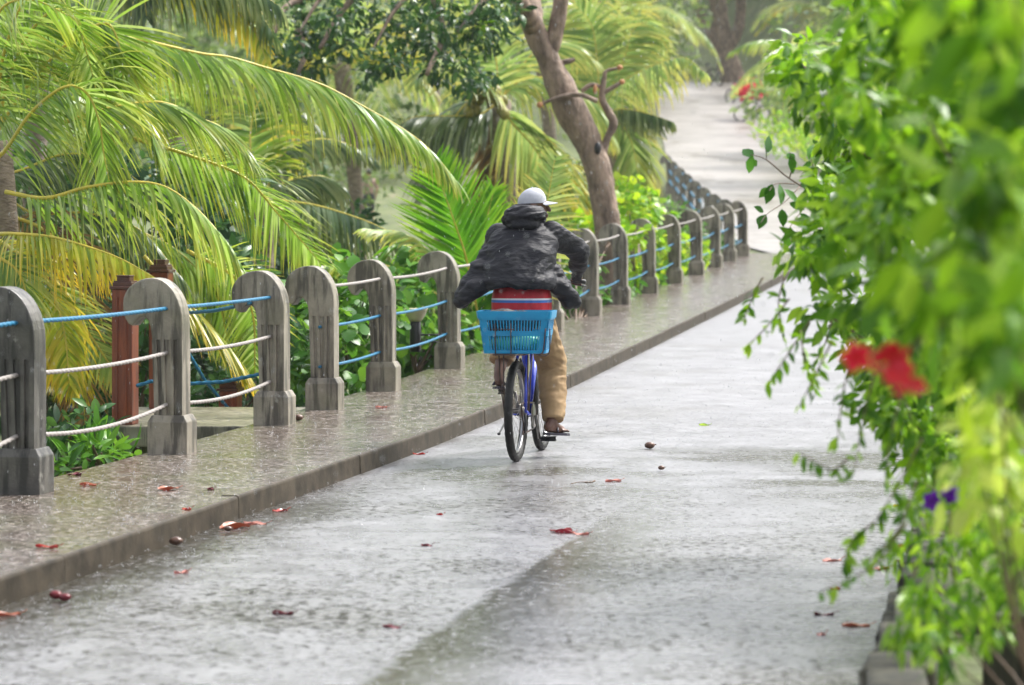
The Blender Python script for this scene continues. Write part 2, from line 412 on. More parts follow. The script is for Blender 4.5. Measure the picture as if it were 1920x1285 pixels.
def pave_mat():
    m, nt, b = newmat('wet_pavement'); v = coord(nt, rand=False)
    n1 = noise_(nt, v, 1.1, 5, .6); n2 = noise_(nt, v, 23, 4, .75); n3 = noise_(nt, v, 5, 4)
    col = ramp(nt, n1, [(.33, (.085, .06, .046)), (.5, (.115, .092, .074)), (.66, (.095, .09, .045))])
    col = mixc(nt, math_(nt, 'MULTIPLY', smoothstep(nt, n2, .52, .6), .8), col, (.36, .32, .295))
    col = mixc(nt, math_(nt, 'MULTIPLY', smoothstep(nt, n2, .49, .42), .9), col, (.022, .016, .012))
    nt.links.new(col, b.inputs['Base Color'])
    nt.links.new(math_(nt, 'MULTIPLY_ADD', n3, .45, -.02), b.inputs['Roughness']); b.inputs['Specular IOR Level'].default_value = .7
    bump_(nt, b, math_(nt, 'ADD', n2, math_(nt, 'MULTIPLY', n3, .3)), .5, .008)
    return m
M['pave'] = pave_mat()
M['kerb'] = plain('kerb_concrete', (.07, .056, .04), .6, (.026, .021, .015), 7, .6, bscale=40); M['kerb'].node_tree.nodes['Principled BSDF'].inputs['Specular IOR Level'].default_value = .15  # wet kerb face, its colour darkened further for the unlit vertical side
# pavement slab (outer edge, top, down to the kerb strip) and the kerb as cast lengths
V, Fc = [], []; rows = np.arange(-4, 64.01, .5)
for d in rows:
    z = zr(d) + .125; xo = rail_x(d) - .17; xi = kerb_x(d) - .10
    V += [(xo, d, z - .5), (xo, d, z), ((xo + xi) / 2, d, z + .004), (xi, d, z), (xi, d, z - .3)]
for i in range(len(rows) - 1):
    for j in range(4):
        a = i * 5 + j; Fc.append((a, a + 1, a + 6, a + 5))
Fc.append(tuple(range(4, -1, -1))); n0 = (len(rows) - 1) * 5; Fc.append(tuple(range(n0, n0 + 5)))
pav = tag(obj('pavement', (V, Fc), M['pave'], smooth=False), kind='structure')
seg = 1.5; d = -3.0
while d < 62.3:
    d1 = min(d + seg - .005, 62.5); V, Fc = [], []
    jx = random.uniform(-.004, .004); jz = random.uniform(-.003, .003)
    cr = .016
    for k in range(5):
        dd = d + (d1 - d) * k / 4; z = zr(dd) + .125 + jz + .003; x0 = kerb_x(dd) - .10 + .002; x1 = kerb_x(dd) + jx
        V += [(x0, dd, z - .2), (x0, dd, z), (x1 - cr, dd, z), (x1 - .004, dd, z - .006), (x1, dd, z - cr), (x1 + .004, dd, z - .2)]
    for k in range(4):
        for j in range(5):
            a = k * 6 + j; Fc.append((a, a + 1, a + 7, a + 6))
    Fc.append((5, 4, 3, 2, 1, 0)); Fc.append((24, 25, 26, 27, 28, 29))
    ko = obj('kerb_length', (V, Fc), M['kerb'], pav, smooth=False); ko.data.materials.append(M['pave']); d += seg
    for k in range(4): ko.data.polygons[k * 5 + 1].material_index = 1

# ------------------------------------------------------------------ railing posts
def post_meshes(mat):
    W_, T_ = .095, .10
    pl = [(-.135, -.125), (.135, -.125), (.135, .125), (-.135, .125)]
    zs = [(0, 1), (.205, 1), (.25, .78)]
    V, Fc = [], []
    for z, s in [(-.12, 1)] + zs[1:]:
        for x, y in pl: V.append((x * (s if s == 1 else .80), y * (s if s == 1 else .9), z))
    for i in range(2):
        for k in range(4):
            a, b_ = i * 4 + k, i * 4 + (k + 1) % 4; Fc.append((a, b_, b_ + 4, a + 4))
    Fc.append((3, 2, 1, 0)); Fc.append((8, 9, 10, 11))
    plinth = make_mesh('plinth', *bevel_vf((V, Fc), .008, 2), mat, False)
    # fluted shaft
    def plan(s):
        g = .015; out = [(-.095, -T_)]
        for c in (-.05, 0, .05):
            out += [(c - .014, -T_), (c - .009, -T_ + g), (c + .009, -T_ + g), (c + .014, -T_)]
        out += [(.095, -T_), (.095, T_)]
        for c in (.05, 0, -.05):
            out += [(c + .014, T_), (c + .009, T_ - g), (c - .009, T_ - g), (c - .014, T_)]
        out += [(-.095, T_)]
        return [(x * s, y) for x, y in out]
    V, Fc = [], []; p = plan(1); n = len(p)
    for z, dx in ((.248, 0), (.30, 0), (.55, -.008), (.745, -.016)):
        for x, y in p: V.append((x + (dx if x < 0 else 0), y, z))
    for i in range(3):
        for k in range(n): Fc.append((i * n + k, i * n + (k + 1) % n, (i + 1) * n + (k + 1) % n, (i + 1) * n + k))
    Fc.append(tuple(range(n - 1, -1, -1))); Fc.append(tuple(range(3 * n, 4 * n)))
    shaft = make_mesh('shaft', V, Fc, mat, False)
    # hooked head (plate with thickness)
    o = [(-.111, .745), (.095, .745), (.096, .85)]
    o += [(.096 - .205 * (1 - math.cos(a)) * 1.0, .85 + .30 * math.sin(a)) for a in np.linspace(.2, math.pi / 2, 9)]
    o += [(-.109 - .20 * math.sin(a), .985 + .165 * math.cos(a)) for a in np.linspace(.2, math.pi / 2, 8)]
    o += [(-.307, .93), (-.295, .885), (-.272, .85), (-.243, .835)]
    o += [(-.222, .865), (-.195, .893), (-.165, .895), (-.138, .87), (-.122, .83)]
    k = len(o); V = [(x, -T_ + .001, z) for x, z in o] + [(x, T_ - .001, z) for x, z in o]
    Fc = [tuple(range(k)), tuple(range(2 * k - 1, k - 1, -1))] + [(i, i + k, (i + 1) % k + k, (i + 1) % k) for i in range(k)]
    bm = bmesh.new(); vv = [bm.verts.new(q) for q in V]
    for f in Fc: bm.faces.new([vv[i] for i in f])
    bmesh.ops.recalc_face_normals(bm, faces=bm.faces[:]); bm.normal_update()
    es = [e for e in bm.edges if any(len(f.verts) > 8 for f in e.link_faces) and not all(abs(v.co.z - .745) < 1e-4 for v in e.verts)]
    bmesh.ops.bevel(bm, geom=es, offset=.012, segments=2, affect='EDGES', profile=.6)
    head = bpy.data.meshes.new('hooked_head'); bm.to_mesh(head); bm.free(); head.materials.append(mat)
    return plinth, shaft, head
PM = post_meshes(M['post']); PMD = post_meshes(M['postdark'])
near_x = [45, 323, 515, 609, 719, 843]
post_d = [30719 / (1884 - x) for x in near_x] + [32.9, 36.2] + [30719 / (1884 - x) for x in (1108, 1164, 1217, 1265, 1306, 1341, 1368, 1393)]
ordinal = ['first', 'second', 'third', 'fourth', 'fifth', 'sixth', 'seventh', 'eighth', 'ninth', 'tenth', 'eleventh', 'twelfth']
post_label = ['mould-blackened hooked concrete railing post cut off by the left picture edge',
 'hooked concrete railing post with the tall wooden posts just behind it',
 'hooked concrete post where the blue top rope and two white ropes end',
 'bare-topped hooked concrete post where the two blue lower ropes begin, right of the rope gap',
 'fifth hooked concrete railing post from the left edge, large green leaves behind it',
 'hooked concrete railing post left of the cyclist with the garden lamp bracketed to it',
 'hooked concrete railing post almost hidden behind the cyclist and blue basket',
 'hooked concrete railing post just behind the right side of the cyclist',
 'first hooked concrete post fully visible right of the cyclist',
 'hooked concrete railing post in front of the leaning tree trunk, second right of the cyclist',
 'third hooked concrete railing post right of the cyclist', 'fourth hooked concrete railing post right of the cyclist',
 'fifth hooked concrete railing post right of the cyclist', 'sixth hooked concrete railing post right of the cyclist',
 'hooked concrete railing post last but one before the pavement ends', 'hooked concrete corner post standing at the far end of the pavement']
POST = []
def put_post(x, d, z, rz, label, mats, group):
    e = empty('railing_post', (x, d, z), rz); tag(e, label, 'post', group)
    for nme, me in zip(('plinth', 'shaft', 'hooked_head'), mats): link_mesh(nme, me, e)
    return e
ang = -math.atan(.165)
for i, d in enumerate(post_d):
    POST.append(put_post(rail_x(d), d, zr(d) + .13, ang + random.uniform(-.02, .02), post_label[i], PMD if i == 0 else PM, 'hooked posts along the pavement'))
far_d = [67.5, 71.5, 75.5, 79.5, 83.5, 87.5, 91.5, 95.5]
FAR = []
for i, d in enumerate(far_d):
    FAR.append(put_post(rail_x(d), d, zr(d) + .05, R(-4), f'small distant hooked post of the uphill railing, {ordinal[i]} beyond the corner post', PM, 'hooked posts of the uphill railing'))

# ropes: one continuous rope through many posts
def rope(name, anchors, r, mat, label, sag=.05, twist=False, cat='rope', pre=None, post=None, parts=10):
    pts = []
    A = [Vector(a) for a in anchors]
    for i in range(len(A) - 1):
        L = (A[i + 1] - A[i]).length; s = sag * (L / 3) ** 2 * random.uniform(.6, 1.3)
        k = parts if not twist else max(12, int(L / .012))
        for j in range(k):
            t = j / k; p = A[i].lerp(A[i + 1], t); p.z -= 4 * s * t * (1 - t); pts.append(p)
    pts.append(A[-1])
    o = obj(name, tube(pts, r, 12 if twist else 8, lobes=3 if twist else 0, pitch=.075), mat)
    return tag(o, label, cat, 'ropes of the railing')
def hole(pe, v, u=-.015):
    return pe.location + Matrix.Rotation(pe.rotation_euler.z, 3, 'Z') @ Vector((u, 0, .25 + v))
first = Vector((rail_x(13.4), 13.4, zr(13.4) + .13))
lead = lambda v: first + Vector((0, 0, .25 + v))
near = POST[:3]; farr = POST[3:]
def stop(pe, v, ahead): return hole(pe, v) + Vector((math.sin(-ang), math.cos(ang), 0)) * ahead
rope('blue_rope', [lead(.70)] + [hole(p, .70) for p in near], .0125, M['blue_rope'], 'taut blue top rope of the near left railing, ending at the third post', .012, True)
rope('white_rope', [lead(.42)] + [hole(p, .41) for p in near], .0125, M['white_rope'], 'white middle rope of the near left railing', .03, True)
rope('white_rope', [lead(.085)] + [hole(p, .075) for p in near], .0125, M['white_rope'], 'sagging white bottom rope of the near left railing', .06, True)
rope('white_rope', [stop(farr[0], .735, .0)] + [hole(p, .735) for p in farr[1:]], .0135, M['white_rope'], 'white top rope of the railing running behind the cyclist to the corner', .02)
rope('blue_rope', [stop(farr[0], .41, -.13)] + [hole(p, .41) for p in farr], .0125, M['blue_rope'], 'upper of the two blue ropes running behind the cyclist to the corner', .03)
rope('blue_rope', [stop(farr[0], .09, -.13)] + [hole(p, .09) for p in farr], .0125, M['blue_rope'], 'lower of the two blue ropes running behind the cyclist to the corner', .035)
for v, nm in ((.72, 'top'), (.41, 'middle'), (.09, 'bottom')):
    rope('blue_rope', [hole(POST[-1], v)] + [hole(p, v) for p in FAR], .032, M['blue_rope'], f'{nm} blue rope of the distant uphill railing', .03)

# ------------------------------------------------------------------ leaf batches
def leaf_template(w=.42, fold=.18, droop=.25, rows=((.0, 0), (.18, .62), (.45, 1), (.74, .68), (1, 0))):
    V, Fc = [], []; idx = []
    for t, k in rows:
        z = -droop * t * t
        if k == 0: V.append((0, t, z)); idx.append((len(V) - 1,))
        else:
            hw = w * k / 2; V += [(-hw, t, z + fold * hw), (0, t, z), (hw, t, z + fold * hw)]; idx.append((len(V) - 3, len(V) - 2, len(V) - 1))
    for a, b_ in zip(idx[:-1], idx[1:]):
        if len(a) == 1: Fc += [(a[0], b_[1], b_[0]), (a[0], b_[2], b_[1])]
        elif len(b_) == 1: Fc += [(a[0], a[1], b_[0]), (a[1], a[2], b_[0])]
        else: Fc += [(a[0], a[1], b_[1], b_[0]), (a[1], a[2], b_[2], b_[1])]
    return np.array(V, float), Fc
OVATE = leaf_template(); NARROW = leaf_template(.24, .15, .3); ROUND = leaf_template(.8, .12, .2, ((0, 0), (.1, .7), (.4, 1), (.75, .75), (1, 0)))
LOW = leaf_template(.55, .2, .2, ((0, 0), (.4, 1), (1, 0)))
def nrm(a): return a / np.maximum(np.linalg.norm(a, axis=1, keepdims=True), 1e-9)
def batch(name, C, Y, Z, S, tpl, mat, parent=None, kind='stuff'):
    C = np.asarray(C, float); n = len(C); Y = nrm(Y); X = nrm(np.cross(Y, Z)); Z = np.cross(X, Y)
    tv, tf = tpl; S = np.asarray(S, float)
    W = C[:, None, :] + S[:, None, None] * (tv[None, :, 0:1] * X[:, None] + tv[None, :, 1:2] * Y[:, None] + tv[None, :, 2:3] * Z[:, None])
    k = len(tv); W = W.reshape(-1, 3)
    me = bpy.data.meshes.new(name); me.vertices.add(len(W)); me.vertices.foreach_set('co', W.ravel())
    lens = np.array([len(f) for f in tf]); flat = np.concatenate([np.array(f) for f in tf])
    li = (flat[None] + (np.arange(n) * k)[:, None]).ravel(); tot = np.tile(lens, n)
    me.loops.add(len(li)); me.loops.foreach_set('vertex_index', li.astype(np.int32))
    me.polygons.add(len(tot)); st = np.concatenate([[0], np.cumsum(tot)[:-1]])
    me.polygons.foreach_set('loop_start', st.astype(np.int32)); me.polygons.foreach_set('loop_total', tot.astype(np.int32))
    me.polygons.foreach_set('use_smooth', np.ones(len(tot), bool))
    me.materials.append(mat); me.update(); me.validate()
    o = link_mesh(name, me, parent)
    if kind: o['kind'] = kind
    return o
_single = {}
def single_leaves(C, Y, Z, S, tpl, mat, parent, name='leaf'):
    key = (id(tpl), mat.name)
    if key not in _single: _single[key] = make_mesh(name, tpl[0], tpl[1], mat)
    C = np.asarray(C, float); Y = nrm(np.asarray(Y, float)); X = nrm(np.cross(Y, Z)); Z = np.cross(X, Y)
    inv = parent.matrix_world.inverted() if parent else None
    for c, x, y, z, s in zip(C, X, Y, Z, S):
        o = link_mesh(name, _single[key], parent)
        mm = Matrix(((x[0] * s, y[0] * s, z[0] * s, c[0]), (x[1] * s, y[1] * s, z[1] * s, c[1]), (x[2] * s, y[2] * s, z[2] * s, c[2]), (0, 0, 0, 1)))
        o.matrix_basis = mm
def clumps(cs, n, bias=.7, up=.6, droop=.2, seed=0):
    """leaf positions through ellipsoid clumps [(centre, radii)]; returns C, Y (axis), Z (face)"""
    r = np.random.default_rng(seed); vol = np.array([c[1][0] * c[1][1] * c[1][2] for c in cs]) ** .75; vol /= vol.sum()
    which = r.choice(len(cs), n, p=vol); dirs = nrm(r.normal(size=(n, 3))); rad = r.random(n) ** (1 / 3 if bias < .5 else .42)
    cen = np.array([tuple(c[0]) for c in cs], float)[which]; rr = np.array([tuple(c[1]) for c in cs], float)[which]
    C = cen + dirs * rr * rad[:, None]
    Y = nrm(dirs * .8 + r.normal(size=(n, 3)) * .55 + np.array([0, 0, -droop]))
    Z = nrm(dirs * .4 + r.normal(size=(n, 3)) * .45 + np.array([0, 0, up]))
    return C, Y, Z
def branches(parent, base, cs, mat, r0=.02, name='branch', k=None):
    for i, c in enumerate(cs if k is None else cs[:k]):
        b0 = Vector(base); p = Vector(c[0]); mid = b0.lerp(p, .5) + Vector((random.uniform(-.1, .1), random.uniform(-.1, .1), random.uniform(.0, .2))) * (p - b0).length * .5
        pts = spline([b0, mid, p], 6); obj(name, tube(pts, list(np.linspace(r0, r0 * .3, len(pts))), 6), mat, parent)
def bush(name, base, cs, n, size, tpl, mat, label, cat='shrub', group=None, seed=0, droop=.2, up=.6, singles=0, stems=True, r0=.02, nst=None):
    e = empty(name); tag(e, label, cat, group)
    C, Y, Z = clumps(cs, n, droop=droop, up=up, seed=seed); S = size * np.random.default_rng(seed + 1).uniform(.6, 1.25, n)
    if singles:
        o = np.argsort(C[:, 1] - S * 4); a, b_ = o[:singles], o[singles:]
        single_leaves(C[a], Y[a], Z[a], S[a], tpl, mat, e); C, Y, Z, S = C[b_], Y[b_], Z[b_], S[b_]
    batch('foliage', C, Y, Z, S, tpl, mat, e)
    if stems: branches(e, base, cs, M['twig'], r0, 'stem', nst)
    return e

# ------------------------------------------------------------------ palms
def frond(parent, pts, n, L, w, mat, droop=.75, hint=None, ribmat=None, single=False, spread=1.0, r=.02, seed=0, tw=.25, fwd=.5, u0=.08):
    rd = random.Random(seed); pts = spline(pts, 6)
    rib = obj('frond', tube(pts, list(np.linspace(r, r * .2, len(pts))), 6), ribmat or M['rib'], parent)
    ch = pts[-1] - pts[0]; ch.z = 0
    H = Vector(hint).normalized() if hint else (ch.cross(Vector((0, 0, 1))).normalized() if ch.length > 1e-3 else Vector((1, 0, 0)))
    seglen = [0]
    for a, b_ in zip(pts[:-1], pts[1:]): seglen.append(seglen[-1] + (b_ - a).length)
    tot = seglen[-1]; V, Fc, tips = [], [], []
    K = 5; wd = [.55, 1, 1, .8, .5, .06]
    for i in range(n):
        u = u0 + (1 - u0) * (i + rd.uniform(-.2, .2)) / (n - 1); u = min(max(u, 0), 1); s = u * tot
        j = max(0, min(len(pts) - 2, np.searchsorted(seglen, s) - 1)); f = (s - seglen[j]) / max(seglen[j + 1] - seglen[j], 1e-6)
        p = pts[j].lerp(pts[j + 1], f); T = (pts[j + 1] - pts[j]).normalized()
        S = (H - T * H.dot(T)).normalized(); Nn = S.cross(T)
        if Nn.z < 0: Nn = -Nn
        prof = (.5 + .5 * math.sin(math.pi * min(1, u * .75 + .15))) * (1 - .5 * max(0, u - .55) / .45)
        for sg in (-1, 1):
            l = L * prof * rd.uniform(.86, 1.1)
            d0 = (S * sg * spread * rd.uniform(.85, 1.1) + T * (fwd + .45 * u) + Nn * rd.uniform(-.05, .3)).normalized()
            dr = droop * rd.uniform(.75, 1.2); q = p.copy(); sv_, sf = [], []
            tws = rd.uniform(-tw, tw)
            for k in range(K + 1):
                dd = d0.lerp(Vector((0, 0, -1)), min(.98, dr * (.42 + .58 * k / K)))
                dd.normalize(); W = T - dd * T.dot(dd)
                if W.length < 1e-3: W = S.copy()
                W.normalize(); W = (W + dd.cross(W) * (tws + .35 * sg)).normalized()
                hw = w * wd[k] * .5
                sv_ += [q - W * hw, q + W * hw]
                if k < K: q = q + dd * (l / K)
            sf = [(2 * k, 2 * k + 1, 2 * k + 3, 2 * k + 2) for k in range(K)]; tp = [k / K for k in range(K + 1) for _ in (0, 1)]
            if single:
                o = obj('leaflet', (sv_, sf), mat, rib); at = o.data.attributes.new('tip', 'FLOAT', 'POINT'); at.data.foreach_set('value', tp)
            else:
                b0 = len(V); V += sv_; Fc += [tuple(x + b0 for x in f_) for f_ in sf]; tips += tp
    if not single:
        o = obj('leaflets', (V, Fc), mat, rib); o['kind'] = 'stuff'
        at = o.data.attributes.new('tip', 'FLOAT', 'POINT'); at.data.foreach_set('value', tips)
    return rib
def PX(l, d0, d1=None):
    d1 = d0 if d1 is None else d1; k = len(l) - 1
    return [P(x, y, d0 + (d1 - d0) * i / k) for i, (x, y) in enumerate(l)]
def crown(parent, c, n, L, mats, seed, el=(-.2, 1.1), az=(0, 2 * math.pi), leaf=.7, w=.035, nl=45, ribmat=None, droopc=1.0):
    rd = random.Random(seed); c = Vector(c)
    for i in range(n):
        a = az[0] + (az[1] - az[0]) * (i + rd.uniform(-.3, .3)) / n; e = rd.uniform(*el); l = L * rd.uniform(.8, 1.15)
        h = Vector((math.cos(a), math.sin(a), 0)); pts = [c]; d_ = e; p = c.copy()
        for k in range(5):
            p = p + (h * math.cos(d_) + Vector((0, 0, math.sin(d_)))) * l / 5; pts.append(p.copy()); d_ -= rd.uniform(.22, .42) * droopc
        frond(parent, pts, nl, leaf * rd.uniform(.85, 1.1), w, rd.choice(mats), droop=rd.uniform(.5, .85), seed=seed * 100 + i, ribmat=ribmat or M['ribdark'])
def trunk(parent, pts, radii, mat, name='trunk', n=14, lump=.0, rings=0):
    pts = spline(pts, 8); ra = np.interp(np.linspace(0, 1, len(pts)), np.linspace(0, 1, len(radii)), radii)
    V, Fc = tube(pts, list(ra), n)
    if lump:
        for i, v in enumerate(V):
            c = pts[min(i // n, len(pts) - 1)]; k = mnoise.noise(Vector(v) * 2.3) * lump + mnoise.noise(Vector(v) * 7) * lump * .5
            V[i] = v + (v - c) * k
    return obj(name, (V, Fc), mat, parent)
def rebase(e, base):
    base = Vector(base); e.location = base
    for c in e.children: c.location = Vector(c.location) - base
    return e

# --- the big coconut palm on the left
pa = empty('coconut_palm'); tag(pa, 'large coconut palm at the left edge with yellow-green arching fronds', 'palm tree')
cA = P(-12, 268, 25)
trunk(pa, [P(14, 700, 25.2), P(10, 520, 25.1), P(4, 380, 25), cA], [.16, .13, .12, .15], M['palmtrunk'])
def fa(l, d0, d1, n, L, mat='palm', **k): return frond(pa, PX(l, d0, d1), n, L, k.pop('w', .022), M[mat], **k)
fa([(-12, 300), (12, 279), (60, 210), (120, 164), (162, 174), (186, 227), (194, 283), (205, 340)], 24.6, 24.0, 72, .95, single=True, droop=.62, seed=1, hint=(.75, -.6, 0))
fa([(10, 360), (85, 372), (162, 352), (243, 342), (307, 350), (364, 388), (413, 441), (453, 502)], 24.3, 23.4, 72, .92, single=True, droop=.82, seed=2, hint=(.25, -1, .1))
fa([(-5, 240), (16, 150), (50, 70), (100, 20), (140, 35), (160, 90), (175, 145)], 25, 24.6, 72, .68, droop=.42, seed=3, hint=(.8, -.6, 0))
fa([(-10, 250), (60, 150), (140, 70), (190, 45), (212, 55), (227, 101), (232, 160)], 25.4, 25.2, 85, 1.0, 'palm', droop=.3, seed=4, hint=(1, -.2, .2), fwd=.35)
fa([(-10, 440), (24, 439), (97, 445), (170, 465), (227, 486), (285, 518)], 24, 23.3, 72, .66, 'palmyellow', droop=.8, seed=5)
fa([(120, 230), (200, 205), (280, 192), (324, 198), (364, 218), (421, 243), (470, 300)], 25.4, 25.6, 80, .8, 'palm', droop=.62, seed=6, hint=(.4, -.9, 0))
fa([(150, 60), (260, 75), (370, 100), (430, 108), (500, 128), (600, 158), (690, 205), (760, 245), (810, 285), (852, 335)], 27, 28, 105, .84, 'palm', droop=.92, seed=7, w=.026)
fa([(250, 260), (350, 290), (457, 332), (520, 400), (600, 492)], 26.5, 26.8, 72, .8, 'palm', droop=.5, seed=8, hint=(.6, -.5, .3))
fa([(-5, 200), (10, 90), (60, -20), (150, -60)], 25, 24.5, 45, .75, 'palm', droop=.4, seed=9, hint=(.7, -.6, 0))
fa([(-10, 260), (30, 170), (90, 120), (170, 120), (250, 160)], 25.6, 26.2, 70, .8, 'palm', droop=.5, seed=10)
fa([(-10, 250), (-30, 120), (0, 20), (60, 0), (130, 30)], 24.6, 23.8, 50, .8, 'palm', droop=.55, seed=11, hint=(.6, -.7, 0))
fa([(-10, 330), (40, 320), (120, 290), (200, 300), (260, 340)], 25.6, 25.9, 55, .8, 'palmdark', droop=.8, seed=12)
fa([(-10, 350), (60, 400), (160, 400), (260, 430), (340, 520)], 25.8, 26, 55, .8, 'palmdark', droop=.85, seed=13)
fa([(-20, 440), (40, 480), (90, 530), (120, 620), (130, 720)], 24.6, 24.4, 50, .6, 'palmyellow', droop=.85, seed=14, hint=(1, 0, .1), fwd=.2)
fa([(0, 400), (80, 430), (150, 500), (190, 600), (200, 700)], 25.3, 25.2, 50, .6, 'palmdead', droop=.8, seed=15, hint=(1, 0, .1), fwd=.2)
fa([(0, 420), (60, 470), (110, 560), (150, 680), (160, 800)], 25.6, 25.7, 50, .7, 'palmdead', droop=.8, seed=16, hint=(1, -.2, .1), fwd=.2)
fa([(100, 520), (150, 600), (190, 660), (230, 720)], 24.8, 24.8, 40, .45, 'palmpale', droop=.4, seed=17, hint=(.5, -.3, .8))
fa([(270, 480), (330, 547), (410, 630), (480, 730)], 25.6, 25.9, 55, .62, 'palmyellow', droop=.55, seed=18, hint=(.6, -.5, -.6))
fa([(350, 470), (440, 520), (474, 590), (478, 700)], 25.9, 26, 50, .5, 'palm', droop=.4, seed=19, hint=(1, -.3, 0), fwd=.3)
fa([(250, 430), (330, 470), (400, 540), (430, 650)], 26.4, 26.6, 50, .7, 'palm', droop=.8, seed=20, hint=(.8, -.6, 0))
fa([(-20, 480), (10, 490), (40, 520), (60, 600)], 24, 23.8, 40, .5, 'palmpale', droop=.6, seed=21, hint=(1, -.3, 0))
fa([(30, 560), (90, 590), (130, 640), (150, 730)], 25.2, 25.1, 50, .55, 'palmyellow', droop=.85, seed=22, hint=(1, -.2, 0), fwd=.2)
fa([(-20, 120), (80, 100), (180, 130), (260, 200), (300, 300)], 25.9, 26.2, 75, .85, 'palm', droop=.5, seed=23)
fa([(-20, 40), (60, 60), (140, 40), (240, 70)], 26, 26.4, 50, .8, 'palm', droop=.5, seed=24)
rebase(pa, (P(14, 700, 25.2).x, 25.2, -1.4))

# --- palm whose fronds hang in from the top left
pb = empty('coconut_palm'); tag(pb, 'coconut palm above the top edge with leaflets hanging down left of the dark foliage', 'palm tree')
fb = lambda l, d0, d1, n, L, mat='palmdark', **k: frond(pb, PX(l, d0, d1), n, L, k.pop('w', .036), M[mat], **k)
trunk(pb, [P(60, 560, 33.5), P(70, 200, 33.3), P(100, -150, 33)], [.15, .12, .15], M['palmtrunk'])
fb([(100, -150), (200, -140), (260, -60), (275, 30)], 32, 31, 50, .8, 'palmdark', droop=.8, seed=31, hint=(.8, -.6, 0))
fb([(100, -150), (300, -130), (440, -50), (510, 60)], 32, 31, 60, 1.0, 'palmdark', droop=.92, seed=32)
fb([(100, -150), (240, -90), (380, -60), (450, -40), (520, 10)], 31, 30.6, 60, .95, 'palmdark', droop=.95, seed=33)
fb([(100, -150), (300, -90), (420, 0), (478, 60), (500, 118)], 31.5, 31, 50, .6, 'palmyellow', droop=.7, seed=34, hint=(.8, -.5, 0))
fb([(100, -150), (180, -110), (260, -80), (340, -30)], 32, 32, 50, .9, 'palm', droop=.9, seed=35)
rebase(pb, P(60, 560, 33.5))

# --- mid-ground palms
pc = empty('young_coconut_palm'); tag(pc, 'bright green young palm left of the cyclist with upright feathery fronds', 'palm tree')
fc = lambda l, d0, d1, n, L, mat='palmbright', **k: frond(pc, PX(l, d0, d1), n, L, k.pop('w', .04), M[mat], **k)
bc = (905, 640)
fc([bc, (890, 560), (873, 480), (850, 411), (815, 310)], 33, 32.6, 55, .85, droop=.12, seed=41, hint=(1, -.15, .1), fwd=.8)
fc([bc, (905, 540), (905, 450), (925, 360)], 33.2, 33.4, 45, .6, droop=.15, seed=42, hint=(1, .2, 0), fwd=.9)
fc([bc, (880, 580), (830, 500), (760, 440), (690, 430)], 33, 32.8, 50, .65, 'palmpale', droop=.55, seed=43)
fc([bc, (870, 590), (800, 540), (730, 500), (660, 490), (600, 500)], 32.6, 32, 50, .6, 'palm', droop=.75, seed=44)
fc([bc, (940, 560), (985, 480), (1020, 400), (1040, 300)], 33.6, 34, 45, .6, 'palmpale', droop=.3, seed=45, hint=(1, .2, 0))
fc([bc, (860, 560), (790, 480), (740, 460), (700, 500)], 33.4, 33.2, 45, .6, 'palmbright', droop=.6, seed=46)
rebase(pc, P(905, 690, 33))

pd = empty('coconut_palm'); tag(pd, 'coconut palm with a bunch of yellow coconuts, behind and left of the leaning tree', 'palm tree')
fd = lambda l, d0, d1, n, L, mat='palmpale', **k: frond(pd, PX(l, d0, d1), n, L, k.pop('w', .05), M[mat], **k)
cD = (935, 190)
trunk(pd, [P(960, 560, 48), P(955, 380, 48), P(cD[0], cD[1], 48)], [.2, .16, .2], M['palmtrunk'])
fd([cD, (905, 160), (860, 125), (815, 112), (780, 150)], 47.5, 46.5, 50, 1.1, 'palmpale', droop=.55, seed=51, hint=(.5, -.9, 0))
fd([cD, (900, 215), (840, 218), (770, 222), (720, 260)], 47.6, 47, 50, 1.1, 'palmdark', droop=.9, seed=52)
fd([cD, (960, 230), (1000, 275), (1030, 330), (1050, 410)], 47.5, 47, 50, 1.3, 'palmpale', droop=.75, seed=53, hint=(.8, -.5, 0))
fd([cD, (980, 150), (1040, 150), (1110, 190), (1150, 260)], 48.5, 49, 50, 1.1, 'palmpale', droop=.8, seed=54)
fd([cD, (930, 110), (910, 40), (860, 0)], 48.5, 49, 45, 1.0, 'palmpale', droop=.5, seed=55, hint=(.8, -.5, 0))
fd([cD, (880, 190), (830, 260), (800, 360)], 48, 47.5, 50, 1.2, 'palmdark', droop=.8, seed=56, hint=(.8, -.5, 0))
fd([cD, (940, 260), (930, 340), (925, 430)], 48.4, 48.6, 45, 1.1, 'palmdead', droop=.6, seed=57, hint=(1, -.3, 0))
fd([cD, (1000, 100), (1060, 80), (1110, 110)], 49, 50, 45, 1.1, 'palmpale', droop=.7, seed=58)
fd([cD, (985, 260), (1060, 330), (1090, 440)], 48.6, 48.8, 45, 1.1, 'palmyellow', droop=.7, seed=59, hint=(.9, -.4, 0))
for i in range(17):
    c = P(905 + random.uniform(-38, 42), 190 + random.uniform(-22, 26), 47.2 + random.uniform(-.25, .2))
    o = obj('coconut', ellipsoid((0, 0, 0), (.085, .085, .1), u=10, v=8), M['coconut'], pd, loc=c)
rebase(pd, P(960, 560, 48))

